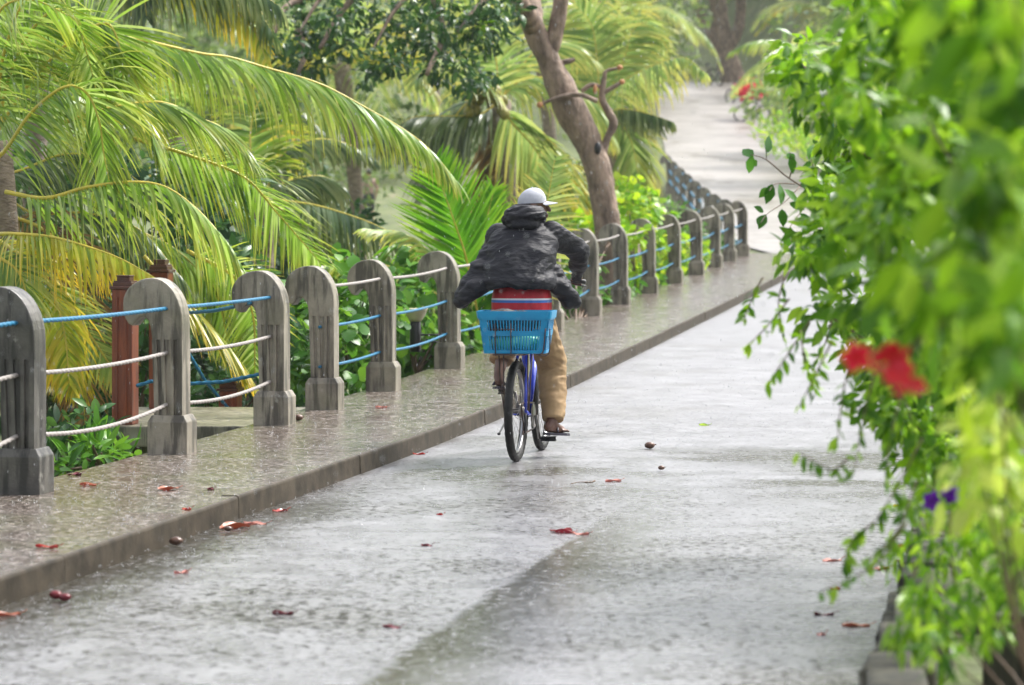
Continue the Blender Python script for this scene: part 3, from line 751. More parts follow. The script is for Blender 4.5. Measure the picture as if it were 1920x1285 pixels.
pe = empty('coconut_palm'); tag(pe, 'pale hazy coconut palm between the leaning tree and the hill road', 'palm tree')
fe = lambda l, d0, d1, n, L, mat='palmpale', **k: frond(pe, PX(l, d0, d1), n, L, k.pop('w', .055), M[mat], **k)
cE = (1125, 215)
trunk(pe, [P(1150, 430, 60), P(1140, 320, 60), P(cE[0], cE[1], 60)], [.24, .18, .22], M['palmtrunk'])
fe([cE, (1160, 160), (1220, 125), (1280, 108), (1318, 135)], 59, 57.5, 50, 1.0, 'palmpale', droop=.9, seed=61)
fe([cE, (1170, 110), (1185, 60), (1215, 42), (1245, 80)], 60, 60, 50, 1.3, 'palmpale', droop=.6, seed=62, hint=(.8, -.5, 0))
fe([cE, (1165, 205), (1210, 212), (1258, 228)], 59, 58, 45, .8, 'palmdark', droop=.9, seed=63)
fe([cE, (1120, 120), (1110, 50), (1080, 10)], 60, 60.5, 45, 1.3, 'palmpale', droop=.5, seed=64, hint=(1, -.4, 0))
fe([cE, (1170, 240), (1190, 290), (1200, 360)], 59.5, 59.2, 45, 1.1, 'palmpale', droop=.7, seed=65, hint=(1, -.4, 0))
fe([cE, (1150, 260), (1160, 320), (1165, 380)], 60, 60, 45, 1.0, 'palmyellow', droop=.7, seed=66, hint=(1, -.4, 0))
fe([cE, (1150, 90), (1160, 20), (1190, -30)], 61, 61, 45, 1.4, 'palmpale', droop=.5, seed=67, hint=(1, -.4, 0))
rebase(pe, P(1150, 430, 60))

pg = empty('coconut_palm'); tag(pg, 'dark palm behind the third to fifth posts with a grey-green frond sloping right', 'palm tree')
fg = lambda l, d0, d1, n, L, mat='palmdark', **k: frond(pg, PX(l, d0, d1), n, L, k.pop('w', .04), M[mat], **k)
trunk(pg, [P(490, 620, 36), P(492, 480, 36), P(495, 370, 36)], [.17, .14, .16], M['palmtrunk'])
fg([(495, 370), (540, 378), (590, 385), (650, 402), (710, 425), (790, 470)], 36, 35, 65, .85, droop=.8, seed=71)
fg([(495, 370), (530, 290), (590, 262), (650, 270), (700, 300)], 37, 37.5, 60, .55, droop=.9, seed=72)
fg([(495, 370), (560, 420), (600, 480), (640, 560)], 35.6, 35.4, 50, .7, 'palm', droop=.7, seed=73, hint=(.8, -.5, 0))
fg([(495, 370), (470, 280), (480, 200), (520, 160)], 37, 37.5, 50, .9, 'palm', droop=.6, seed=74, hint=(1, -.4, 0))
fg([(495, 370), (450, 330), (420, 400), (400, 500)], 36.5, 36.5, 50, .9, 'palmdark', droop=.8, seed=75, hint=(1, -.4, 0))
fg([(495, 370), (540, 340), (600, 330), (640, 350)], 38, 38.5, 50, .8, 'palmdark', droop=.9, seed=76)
rebase(pg, P(490, 620, 36))

def far_palm(x, y, d, n, L, mats, seed, label, leaf=1.0):
    e = empty('coconut_palm'); tag(e, label, 'palm tree', 'palms on the slope behind')
    c = P(x, y, d); g = ground_z(c.x, d)
    trunk(e, [Vector((c.x + .4, d, g - .2)), Vector((c.x + .3, d, (g + c.z) / 2)), c], [.2, .15, .19], M['palmtrunk'])
    crown(e, c, n, L, [M[q] for q in mats], seed, leaf=leaf, w=.06, nl=34)
    rebase(e, (c.x + .4, d, g)); return e
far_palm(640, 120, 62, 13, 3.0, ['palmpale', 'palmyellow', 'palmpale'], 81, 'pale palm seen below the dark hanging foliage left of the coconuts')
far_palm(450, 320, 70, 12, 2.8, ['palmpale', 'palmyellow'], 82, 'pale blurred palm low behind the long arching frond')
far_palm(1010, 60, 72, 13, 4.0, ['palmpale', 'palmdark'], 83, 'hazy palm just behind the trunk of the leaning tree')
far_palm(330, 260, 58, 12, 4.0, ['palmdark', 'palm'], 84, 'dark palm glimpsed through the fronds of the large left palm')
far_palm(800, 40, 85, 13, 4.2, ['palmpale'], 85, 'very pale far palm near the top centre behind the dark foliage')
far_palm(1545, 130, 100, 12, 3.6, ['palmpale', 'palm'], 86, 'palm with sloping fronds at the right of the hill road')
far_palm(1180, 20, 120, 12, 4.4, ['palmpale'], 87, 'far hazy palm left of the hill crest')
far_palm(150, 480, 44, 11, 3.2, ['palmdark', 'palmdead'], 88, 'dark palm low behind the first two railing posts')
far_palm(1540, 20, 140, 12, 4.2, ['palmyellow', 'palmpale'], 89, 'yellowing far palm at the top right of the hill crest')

# --- leaning sea-almond tree
ta = empty('almond_tree'); tag(ta, 'large leaning tree with forked grey-brown trunk behind the railing', 'tree')
DT = 43.5
tr = [(1152, 640), (1146, 500), (1134, 395), (1118, 305), (1070, 205), (1032, 120), (1006, 68), (990, 28)]
trunk(ta, PX(tr, DT), [.25, .205, .19, .195, .245, .17, .165, .15], M['bark'], lump=.14, n=24)
def limb_t(l, r, d0=DT, d1=None, name='limb', mat='bark'): return trunk(ta, PX(l, d0, d1), r, M[mat], name, 12, lump=.2)
limb_t([(1000, 55), (980, 10), (945, -30), (880, -110)], [.15, .12, .1, .08], DT, DT - 2)
limb_t([(1024, 112), (1037, 80), (1047, 34), (1052, 0), (1060, -120)], [.12, .115, .11, .105, .09])
limb_t([(1000, 60), (998, 10), (992, -60), (1000, -160)], [.15, .13, .12, .09], DT, DT + 1)
limb_t([(1126, 300), (1138, 262), (1150, 233), (1141, 210), (1129, 185), (1133, 147), (1138, 133), (1164, 127)], [.075, .06, .065, .058, .05, .032, .026, .02])
limb_t([(1015, 195), (1045, 184), (1085, 178), (1120, 190)], [.025, .035, .035, .04], DT - .3, DT - .3)
limb_t([(1090, 172), (1108, 160), (1125, 163)], [.035, .035, .03])
limb_t([(1130, 175), (1148, 165), (1165, 155)], [.035, .03, .025])
limb_t([(1046, 120), (1066, 115), (1078, 112)], [.05, .045, .03])
obj('cut_stub', ellipsoid(P(1012, 197, DT - .36), (.045, .03, .045)), M['cut'], ta); obj('cut_stub', ellipsoid(P(1162, 127, DT), (.045, .04, .04)), M['cut'], ta)
obj('cut_stub', ellipsoid(P(1166, 154, DT), (.045, .04, .04)), M['cut'], ta); obj('cut_stub', ellipsoid(P(1116, 168, DT - .1), (.03, .04, .07)), M['cut'], ta)
obj('knot_hole', ellipsoid(P(1121, 278, DT - .22), (.05, .05, .09)), M['black'], ta)
twl = [[(880, -110), (800, -40), (740, 20), (700, 90)], [(880, -110), (740, -70), (620, -20), (560, 60)], [(950, -40), (900, 10), (860, 60)],
       [(740, -70), (650, 10), (600, 90)], [(800, -40), (830, 60), (800, 140)], [(560, 60), (572, 100), (560, 135)], [(600, -20), (530, 20), (510, 80)]]
for l in twl: limb_t(l, [.07, .05, .03, .015][:len(l)], DT - 2, DT - 3, 'branch')
cs = []
rd = random.Random(3)
cl_px = [(520, 30), (545, 75), (530, 120), (575, 20), (590, 80), (575, 115), (620, 40), (640, 90), (610, 60), (670, 20), (680, 70), (700, 110), (690, 140), (730, 30), (740, 80), (725, 125), (770, 20), (780, 70), (765, 110), (800, 40),
         (810, 90), (830, 20), (850, 60), (820, 130), (870, 30), (890, 60), (900, 15), (930, 40), (940, 70), (915, 90), (960, 20), (640, -30), (720, -40), (800, -40), (560, -30), (880, -40), (950, -40), (880, 150), (905, 140), (850, 110),
         (1090, -30), (1030, -70), (700, -90), (800, -100), (900, -100), (1120, -80)]
for x, y in cl_px:
    cs.append((P(x + rd.uniform(-10, 10), y + rd.uniform(-8, 8), DT - 2.6 + rd.uniform(-.9, .9)), (rd.uniform(.2, .36), rd.uniform(.3, .45), rd.uniform(.13, .24))))
C, Y, Z = clumps(cs, 3400, up=.9, droop=.25, seed=5); S = rng.uniform(.1, .185, len(C))
o_ = np.argsort(C[:, 1]); single_leaves(C[o_[:260]], Y[o_[:260]], Z[o_[:260]], S[o_[:260]], OVATE, M['almond'], ta)
batch('crown', C[o_[260:]], Y[o_[260:]], Z[o_[260:]], S[o_[260:]], OVATE, M['almond'], ta)
C, Y, Z = clumps([(P(716, 122, DT - 3), (.1, .1, .06)), (P(905, 48, DT - 3), (.08, .08, .04))], 16, up=.9, seed=9)
single_leaves(C, Y, Z, rng.uniform(.12, .2, 16), OVATE, M['lime'], ta)
rebase(ta, (P(1150, 640, DT).x, DT, ground_z(P(1150, 640, DT).x, DT)))

# --- shrubs behind the railing
def clump_row(l, d0, d1, rx, rz, seed):
    rd = random.Random(seed); out = []
    for x, y in l:
        d = rd.uniform(d0, d1)
        if x < 1390 and d < 60: d = max(d, 30719 / (1884 - x) + rx * 7 + .3)
        out.append((P(x, y, d), (rx * rd.uniform(.7, 1.2), rx * rd.uniform(.7, 1.1), rz * rd.uniform(.8, 1.2))))
    return out
bush('vine_shrub', P(1190, 560, 46), clump_row([(1190, 360), (1180, 400), (1215, 390), (1240, 420), (1165, 440), (1210, 450), (1250, 465), (1130, 460), (1110, 420), (1280, 500), (1230, 510), (1180, 510), (1140, 520), (1100, 500), (1330, 520), (1300, 470)], 44.2, 46, .36, .26, 1),
     1700, .15, ROUND, M['lime'], 'lime-green leafy shrub glowing behind the posts right of the cyclist', seed=21, singles=150, droop=.3)
bush('broadleaf_shrub', P(640, 720, 28.6), clump_row([(575, 560), (570, 620), (580, 680), (600, 720), (650, 560), (640, 620), (660, 670), (670, 710), (700, 590), (700, 650), (620, 590), (560, 720), (545, 650), (690, 540), (640, 520)], 27.6, 29.6, .28, .24, 2),
     900, .15, ROUND, M['shrub'], 'broad-leaved green shrub between the fourth and fifth railing posts', seed=22, singles=150, droop=.4)
bush('broadleaf_shrub', P(780, 700, 31.5), clump_row([(760, 560), (790, 520), (770, 610), (750, 650), (800, 660), (780, 700), (830, 600), (850, 650), (870, 690), (740, 520), (820, 550), (890, 640), (880, 580)], 30.6, 32.6, .3, .25, 3),
     900, .15, ROUND, M['shrub'], 'broad-leaved green shrub behind the garden lamp', seed=23, singles=120, droop=.4)
bush('broadleaf_shrub', P(1080, 620, 38.5), clump_row([(1030, 560), (1060, 580), (1085, 540), (1100, 570), (1130, 560), (1160, 540), (1190, 530), (1120, 600), (1065, 620), (1220, 520), (1090, 500)], 38.6, 41.5, .34, .26, 4),
     800, .15, ROUND, M['shrub'], 'low green shrub filling the gaps beneath the ropes right of the cyclist', seed=24, droop=.4)
bush('low_plant', P(190, 880, 22.2), clump_row([(190, 850), (160, 860), (215, 862), (130, 880), (175, 835)], 21.6, 22.3, .16, .1, 5),
     150, .2, NARROW, M['shrub'], 'bright low plant with long leaves beside the concrete landing', 'plant', seed=25, up=.9, droop=-.4, singles=60)
bush('low_plant', P(120, 900, 22.8), clump_row([(110, 820), (140, 800), (90, 850), (100, 880), (170, 810)], 22.4, 23.4, .25, .18, 6),
     260, .14, OVATE, M['almond'], 'dark green low plant behind the leftmost post base', 'plant', seed=26, singles=40)
bush('dark_shrub', P(440, 800, 27.5), clump_row([(440, 700), (480, 740), (460, 650), (520, 700), (500, 600), (530, 640), (400, 720), (350, 740)], 27, 28.5, .35, .3, 7),
     700, .13, OVATE, M['almond'], 'dark green shrub behind the gap between the third and fourth posts', seed=27, singles=60)
bush('dark_shrub', P(1290, 420, 70), clump_row([(1300, 440), (1330, 450), (1270, 420), (1240, 400), (1350, 470), (1290, 470)], 66, 70, .5, .4, 8),
     500, .2, OVATE, M['shrub'], 'low green growth at the foot of the distant uphill railing', seed=28)
bush('low_plant', P(1440, 250, 96), clump_row([(1450, 262), (1480, 255), (1520, 262), (1500, 280), (1550, 285), (1460, 240)], 90, 98, .8, .4, 9),
     500, .3, NARROW, M['lime'], 'yellow-green grassy plants along the right edge of the hill road', 'plant', seed=29, up=.5, droop=-.5)
bush('garden_shrub', P(1520, 200, 104), clump_row([(1480, 150), (1520, 170), (1560, 140), (1500, 110), (1600, 190), (1620, 120), (1460, 190), (1580, 220)], 100, 112, 1.5, .9, 10),
     1800, .4, OVATE, M['palmpale'], 'pale shrubs bordering the right of the hill road beside the bicycles', seed=30)
bush('garden_shrub', P(1250, 120, 140), clump_row([(1230, 60), (1250, 100), (1200, 90), (1265, 30), (1220, 130), (1180, 50), (1240, 0)], 132, 142, 1.5, 1.1, 11),
     1500, .4, OVATE, M['wood'], 'pale green tree-like shrub left of the hill crest', seed=31)
# shrubs on the low slope, left; dark ones added for deep shade between fronds
mid = [(430, 420, 48, 1.2), (560, 450, 46, 1.0), (600, 530, 52, .7), (870, 430, 58, 1.0), (860, 330, 62, 1.4), (300, 560, 40, 1.2), (520, 560, 40, .9), (180, 640, 36, 1.2), (980, 440, 54, 1.2), (1050, 380, 62, 1.2), (500, 340, 80, 1.2), (560, 260, 84, 1.8), (120, 600, 30, .9), (250, 660, 29.5, .8), (330, 470, 31, .9), (420, 580, 30, .7), (220, 400, 31, .9), (60, 440, 30.5, .9), (520, 420, 41, .8), (690, 560, 40, .6)]
mid_lab = ['between the large palm and the dark palm', 'below the grey sloping frond', 'left of the young bright palm', 'behind the young bright palm', 'below the coconut bunch', 'low behind the wooden posts', 'behind the fourth post', 'low behind the leftmost posts', 'just above the cyclist', 'left of the leaning trunk', 'left of the distant walker', 'under the long arching frond, far back', 'deep behind the first and second posts', 'behind the tall wooden posts', 'in the middle of the large palm fronds', 'right of the second post', 'behind the upper fronds of the large palm', 'beside the trunk of the large palm', 'under the dark palm crown', 'between the dark palm and the young palm']
for i, (x, y, d, r) in enumerate(mid):
    c = P(x, y, d); g = ground_z(c.x, d); top = c.z + r * .8; rd = random.Random(50 + i); cc = []
    for k in range(9):
        z = g + (top - g) * rd.uniform(.15, 1); cc.append((Vector((c.x + rd.uniform(-1, 1) * r, d + rd.uniform(-.8, .8) * r, z)), (r * rd.uniform(.35, .6), r * .5, r * rd.uniform(.3, .5))))
    bush('understorey_shrub', Vector((c.x, d, g)), cc, 900, .2, OVATE, M['almond' if d < 50 else ['palmdark', 'wood'][i % 2]], 'blurred green shrub ' + mid_lab[i], group='shrubs on the slope', seed=60 + i)  # nearer shrubs get the dark leaf colour to stand in for deep shade
# far woodland that reads as one mass
def woodland(n, xr, dr, seed, hmin, hmax, name, label):
    r = np.random.default_rng(seed); cs = []
    while len(cs) < n:
        d = r.uniform(*dr); x = r.uniform(*xr) * d
        if kerb_x(d) - 2.5 < x < right_x(d) + 2 and d < 172: continue
        g = ground_z(x, d); h = r.uniform(hmin, hmax)
        for k in range(4):
            cs.append((Vector((x + r.uniform(-2, 2), d + r.uniform(-1.5, 1.5), g + h * (k + .5) / 4)), (r.uniform(1, 2.2), r.uniform(1, 2), r.uniform(.8, 1.5))))
    C, Y, Z = clumps(cs, 60 * len(cs), up=.5, seed=seed)
    o = batch(name, C, Y, Z, r.uniform(.3, .62, len(C)), LOW, M['wood']); tag(o, label, 'woodland')
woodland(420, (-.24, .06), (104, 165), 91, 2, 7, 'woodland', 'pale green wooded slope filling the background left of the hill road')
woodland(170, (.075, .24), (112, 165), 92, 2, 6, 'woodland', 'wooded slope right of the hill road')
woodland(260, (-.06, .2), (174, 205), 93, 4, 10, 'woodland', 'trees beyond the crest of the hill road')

# ------------------------------------------------------------------ landing, wooden posts, lamp
ld = empty('landing_steps', (rail_x(24) - 1.0, 23.6, -.1)); tag(ld, 'mossy concrete landing and step down between the second and third railing posts', 'steps')
def wbox(x0, x1, y0, y1, z0, z1, nm, mat, par):
    b_ = bevel_vf(box(((x0 + x1) / 2, (y0 + y1) / 2, (z0 + z1) / 2), (x1 - x0, y1 - y0, z1 - z0)), .012, 2)
    o = obj(nm, b_, mat, par, False); o.location = -Vector(par.location) if par else (0, 0, 0); return o
wbox(-3.22, -1.62, 22.75, 25.2, -.06, .10, 'landing_slab', M['slab'], ld)
wbox(-2.85, -1.75, 22.95, 25.0, -1.2, -.062, 'foundation', M['slab'], ld)
for k in range(4): wbox(-3.0, -2.0, 25.22 + k * .3, 25.54 + k * .3, -.4 - k * .17, -.07 - k * .17, 'step', M['slab'], ld)
def wood_post(x, d, z0, h, label, s=.165):
    e = empty('wooden_post', (x, d, z0), -.2); tag(e, label, 'wooden post', 'wooden stair posts')
    obj('shaft', bevel_vf(box((0, 0, h / 2), (s, s, h)), .01, 2), M['redwood'], e, False)
    for sx in (-1, 1): obj('corner_strip', bevel_vf(box((sx * s * .22, -s / 2 - .004, h * .49), (.014, .012, h * .9)), .003), M['redwood'], e, False)
    z = h
    for wd, hh in ((s + .03, .022), (s - .01, .03), (s - .02, .012), (s * .62, .03), (s * .68, .012)):
        obj('cap_layer', bevel_vf(box((0, 0, z + hh / 2), (wd, wd, hh)), .004), M['darkwood'], e, False); z += hh
    return e
w1 = wood_post(P(234, 0, 22.95).x, 22.98, .10, 1.04, 'tall reddish varnished wooden post behind the head of the second railing post, left one')
w2 = wood_post(P(302, 0, 25).x, 25.0, .10, 1.14, 'reddish wooden post mostly hidden behind the second railing post, right one')
w3 = wood_post(P(432, 0, 25.9).x, 25.9, -.75, .95, 'short reddish wooden post low beside the third railing post base')
rope('blue_rope', [P(256, 724, 22.92), P(285, 715, 22.9), P(315, 722, 22.7), P(420, 716, 22.6), P(487, 702, 22.42)], .0135, M['blue_rope'], 'twisted blue rope from the tall wooden post to the third railing post', .01, True)
rope('blue_rope', [P(335, 588, 23.6), P(400, 583, 23), P(450, 573, 22.5), P(470, 568, 22.35)], .0135, M['blue_rope'], 'short twisted blue rope just below the blue top rope', .01, True)
rope('blue_rope', [P(330, 620, 25), P(352, 660, 25.2), P(385, 715, 25.5), P(428, 766, 25.8)], .0135, M['blue_rope'], 'blue rope slanting down to the short wooden post', .005, True)

lp = empty('garden_lamp', P(779, 660, 29.7)); tag(lp, 'black cylindrical garden lamp with cream bowl beside the sixth railing post', 'lamp')
def lathe(prof, n=20, c=(0, 0, 0)):
    V, Fc = [], []
    for r_, z in prof:
        for k in range(n): a = 2 * math.pi * k / n; V.append(Vector((c[0] + r_ * math.cos(a), c[1] + r_ * math.sin(a), c[2] + z)))
    for i in range(len(prof) - 1):
        for k in range(n): a, b_ = i * n + k, i * n + (k + 1) % n; Fc.append((a, b_, b_ + n, a + n))
    Fc.append(tuple(range(n - 1, -1, -1))); Fc.append(tuple(range((len(prof) - 1) * n, len(prof) * n)))
    return V, Fc
obj('body', lathe([(.05, 0), (.056, .01), (.056, .29), (.05, .3)]), M['black'], lp)
obj('bowl', lathe([(.055, .302), (.085, .34), (.12, .42), (.125, .43), (.11, .425), (.06, .35)]), M['lampglass'], lp)
for z in (.10, .17): obj('bracket', tube([(.05, 0, z), (.30, -.02, z)], .009, 8), M['black'], lp)
obj('bracket_plate', box((.315, -.02, .135), (.03, .08, .13)), M['black'], lp)

# ------------------------------------------------------------------ bicycle
M['tyre'] = plain('tyre_rubber', (.009, .009, .009), .5, (.016, .015, .014), 30, .2)
M['rim'] = plain('rim_alloy', (.4, .4, .4), .3, (.4, .4, .4), 10, metallic=1)
M['steel'] = plain('wet_steel', (.4, .39, .37), .3, (.22, .2, .18), 15, metallic=1)
M['bikeblue'] = plain('blue_paint', (.015, .045, .5), .25, (.012, .035, .4), 6, coat=.5)
M['bikewhite'] = plain('white_paint', (.75, .77, .8), .3, (.65, .67, .7), 6)
M['saddle'] = plain('saddle_vinyl', (.02, .02, .022), .4, (.03, .03, .03), 20)
M['basket'] = plain('blue_plastic', (.003, .27, .5), .35, (.003, .2, .42), 9)
M['wire'] = plain('dark_wire', (.03, .02, .018), .4, (.07, .03, .02), 30)
M['greenbag'] = plain('green_plastic', (.01, .34, .22), .35, (.2, .55, .42), 9)
M['blackcloth'] = plain('black_cloth', (.014, .014, .017), .6, (.022, .022, .026), 12, .3)
BR = (Vector((.03, 20.4, zr(20.4) + .012)), R(-10))
def torus(Rm, r, n=96, m=14, tread=0):
    V, Fc = [], []
    for i in range(n):
        a = 2 * math.pi * i / n
        for k in range(m):
            b_ = 2 * math.pi * k / m
            rr = r * (1 + (tread if (math.cos(b_) > .2 and (i + (k % 2)) % 3 != 0) else 0))
            q = Rm + rr * math.cos(b_); V.append(Vector((rr * math.sin(b_), q * math.cos(a), q * math.sin(a))))
    for i in range(n):
        for k in range(m):
            Fc.append((i * m + k, ((i + 1) % n) * m + k, ((i + 1) % n) * m + (k + 1) % m, i * m + (k + 1) % m))
    return V, Fc
TY = make_mesh('wheel', *torus(.315, .0275, 120, 14, .12), M['tyre']); RI = None
def rim_mesh():
    V, Fc = [], []; prof = [(-.013, .287), (.013, .287), (.012, .272), (-.012, .272)]; n = 72
    for i in range(n):
        a = 2 * math.pi * i / n
        for x, q in prof: V.append((x, q * math.cos(a), q * math.sin(a)))
    for i in range(n):
        for k in range(4): Fc.append((i * 4 + k, ((i + 1) % n) * 4 + k, ((i + 1) % n) * 4 + (k + 1) % 4, i * 4 + (k + 1) % 4))
    return make_mesh('rim', V, Fc, M['rim'])
RI = rim_mesh(); HU = make_mesh('hub', *tube([(-.055, 0, 0), (-.05, 0, 0), (-.03, 0, 0), (.03, 0, 0), (.05, 0, 0), (.055, 0, 0)], [.012, .026, .018, .018, .026, .012], 14), M['steel'])
SP = make_mesh('spoke', *tube([(-.032, .02, 0), (0, .0, .274)], .0014, 4), M['steel'])
SP2 = make_mesh('spoke', *tube([(.032, .02, 0), (0, .0, .274)], .0014, 4), M['steel'])
def wheel(parent, y, turn=0):
    wv = link_mesh('wheel', TY, parent, (0, y, .345), (turn, 0, 0)); link_mesh('rim', RI, wv); link_mesh('hub', HU, wv)
    for k in range(28): link_mesh('spoke', SP if k % 2 else SP2, wv, None, (2 * math.pi * k / 28, 0, 0))
    return wv
bk = empty('bicycle', BR[0], BR[1]); tag(bk, 'blue bicycle ridden away from the viewer along the wet road', 'bicycle')
wheel(bk, 0, .1); wheel(bk, 1.06, .3)
BB = (0, .44, .29)
fr = join(tube([BB, (0, .27, .86)], .019, 12), tube([(0, .865, .98), (0, .905, .80)], .022, 12), tube([(0, .285, .80), (0, .87, .93)], .019, 12), tube([BB, (0, .895, .83)], .026, 12))
for s in (-1, 1): fr = join(fr, tube([(s * .062, 0, .345), (s * .045, .14, .58), (s * .02, .28, .80)], .011, 8), tube([(s * .062, 0, .345), (s * .05, .2, .31), (s * .03, .42, .29)], .012, 8))
obj('frame', fr, M['bikeblue'], bk)
obj('frame_band', tube([(0, .415, .365), (0, .355, .56)], .0205, 12), M['bikewhite'], bk)
obj('fork', join(*[tube([(s * .02, .905, .80), (s * .055, .93, .70), (s * .058, 1.06, .345)], .014, 10) for s in (-1, 1)]), M['bikeblue'], bk)
obj('seat_post', tube([(0, .272, .855), (0, .25, .93)], .0135, 10), M['steel'], bk)
obj('saddle', xf(ellipsoid((0, 0, 0), (.085, .14, .035)), Matrix.Translation((0, .245, .945))), M['saddle'], bk)
obj('stem', tube([(0, .862, .98), (0, .84, 1.16), (0, .86, 1.185)], .014, 10), M['steel'], bk)
bar = spline([(-.36, .745, 1.215), (-.26, .79, 1.222), (-.12, .85, 1.19), (0, .86, 1.185), (.12, .85, 1.19), (.26, .79, 1.222), (.36, .745, 1.215)], 6)
obj('handlebar', tube(bar, .0115, 10), M['black'], bk)
for s in (-1, 1):
    obj('grip', tube([(s * .25, .795, 1.222), (s * .365, .742, 1.215)], .016, 10), M['saddle'], bk)
    obj('brake_lever', tube([(s * .23, .82, 1.21), (s * .30, .83, 1.19), (s * .36, .80, 1.185)], .006, 8), M['black'], bk)
obj('chainring', lathe([(.0, -.003), (.085, -.003), (.088, 0), (.085, .003)], 32), M['steel'], bk, loc=(.045, .44, .29), rot=(0, math.pi / 2, 0))
obj('cassette', join(*[lathe([(.0, -.002), (r_, -.002), (r_, .002)], 24, (0, 0, i * .006)) for i, r_ in enumerate((.055, .048, .04, .034, .028))]), M['steel'], bk, loc=(.03, 0, .345), rot=(0, math.pi / 2, 0))
ch = spline([(.047, .44, .377), (.046, .0, .40), (.046, -.045, .36), (.046, -.02, .30), (.046, .03, .24), (.046, .0, .19), (.046, .05, .19), (.047, .44, .203), (.047, .52, .26), (.047, .52, .33), (.047, .44, .377)], 5)
obj('chain', tube(ch, .006, 6), M['wire'], bk)
obj('derailleur', join(tube([(.06, 0, .33), (.06, .02, .26), (.055, .015, .19)], .009, 8), lathe([(0, -.005), (.022, -.005), (.022, .005)], 14, (0, 0, 0))), M['black'], bk)
for s in (-1, 1):
    zc = .29 + (-s) * .163; yc = .44 + s * .012
    obj('crank', tube([(s * .06, .44, .29), (s * .085, yc, zc)], [.014, .011], 8), M['steel'], bk)
    obj('pedal', join(box((s * .15, yc, zc + .012), (.1, .07, .008)), box((s * .15, yc, zc - .012), (.1, .07, .008)), tube([(s * .09, yc, zc), (s * .2, yc, zc)], .008, 8)), M['black'], bk)
rk = []
for s in (-1, 1):
    rk += [tube([(s * .085, 0, .345), (s * .095, -.10, .56), (s * .10, -.12, .742)], .005, 6), tube([(s * .085, 0, .345), (s * .10, .06, .742)], .005, 6), tube([(s * .10, -.33, .742), (s * .10, .10, .742), (s * .03, .25, .74)], .006, 6)]
rk += [tube([(-.10, y, .742), (.10, y, .742)], .005, 6) for y in (-.33, -.22, -.11, 0, .10)] + [tube([(0, -.33, .742), (0, .1, .742)], .005, 6)]
obj('rear_rack', join(*rk), M['wire'], bk)
obj('kickstand', tube([(-.06, .03, .31), (-.10, -.10, .20)], .007, 8), M['steel'], bk)
obj('kickstand_foot', ellipsoid((-.102, -.105, .195), (.012, .018, .01)), M['black'], bk)
obj('brake', join(*[tube([(s * .03, .13, .60), (s * .035, .09, .64), (s * .01, .08, .70)], .008, 6) for s in (-1, 1)]), M['black'], bk)

# ------------------------------------------------------------------ basket on the rack
bs = empty('basket', BR[0] + Matrix.Rotation(BR[1], 3, 'Z') @ Vector((.03, -.15, .75)), BR[1] + R(3)); tag(bs, 'bright blue slotted plastic shopping basket on the bicycle rear rack', 'basket')
BH, TOPW, BOTW, TOPD, BOTD = .285, .245, .208, .18, .155
def hw(z): return BOTW + (TOPW - BOTW) * z / BH
def hd(z): return BOTD + (TOPD - BOTD) * z / BH
def bring(z0, z1, out=0, th=.006):
    V, Fc = [], []
    for z, o_ in ((z0, out), (z1, out), (z1, out - th), (z0, out - th)):
        a, b_ = hw(z) + o_, hd(z) + o_; c = .03
        V += [(-a + c, -b_, z), (a - c, -b_, z), (a - c * .3, -b_ + c * .3, z), (a, -b_ + c, z), (a, b_ - c, z), (a - c * .3, b_ - c * .3, z), (a - c, b_, z), (-a + c, b_, z), (-a + c * .3, b_ - c * .3, z), (-a, b_ - c, z), (-a, -b_ + c, z), (-a + c * .3, -b_ + c * .3, z)]
    for r_ in range(4):
        for k in range(12): Fc.append((r_ * 12 + k, r_ * 12 + (k + 1) % 12, ((r_ + 1) % 4) * 12 + (k + 1) % 12, ((r_ + 1) % 4) * 12 + k))
    return V, Fc
obj('rim', join(bring(.236, .285, .012, .016), bring(.224, .238, .006, .012)), M['basket'], bs, False)
obj('band', bring(.118, .152, .003), M['basket'], bs, False); obj('band', bring(0, .022, .002), M['basket'], bs, False)
obj('floor', box((0, 0, .006), (BOTW * 2 - .012, BOTD * 2 - .012, .008)), M['basket'], bs, False)
for zz0, zz1 in ((.022, .118), (.152, .225)):
    for sgn in (-1, 1):
        nsl = 22
        for k in range(nsl):
            t = -1 + 2 * (k + .5) / nsl; V = []
            wd = .0042 if 1 < k < nsl - 2 else .0105
            for z in (zz0, zz1):
                x = t * (hw(z) - .012)
                for dx, dy in ((-wd, 0), (wd, 0), (wd, -.006), (-wd, -.006)): V.append((x + dx, sgn * (hd(z) + dy), z))
            obj('slat', (V, [(0, 1, 5, 4), (1, 2, 6, 5), (2, 3, 7, 6), (3, 0, 4, 7)]), M['basket'], bs, False)
        for k in range(15):
            t = -1 + 2 * (k + .5) / 15; V = []
            for z in (zz0, zz1):
                y = t * (hd(z) - .012)
                for dx, dy in ((0, -.005), (0, .005), (-.006, .005), (-.006, -.005)): V.append((sgn * (hw(z) + dx), y + dy, z))
            obj('slat', (V, [(0, 1, 5, 4), (1, 2, 6, 5), (2, 3, 7, 6), (3, 0, 4, 7)]), M['basket'], bs, False)
yb = lambda z: -hd(z) - .012
obj('wire_carrier', join(tube([(-.125, yb(0), -.012), (-.125, yb(.2), .205)], .0042, 6), tube([(-.02, yb(0), -.012), (-.02, yb(.2), .205)], .0042, 6), tube([(-.155, yb(.165), .165), (.005, yb(.165), .163)], .003, 6), tube([(-.125, yb(0), -.012), (-.125, 0, -.012), (-.02, 0, -.012), (-.02, yb(0), -.012)], .004, 6)), M['wire'], bs)
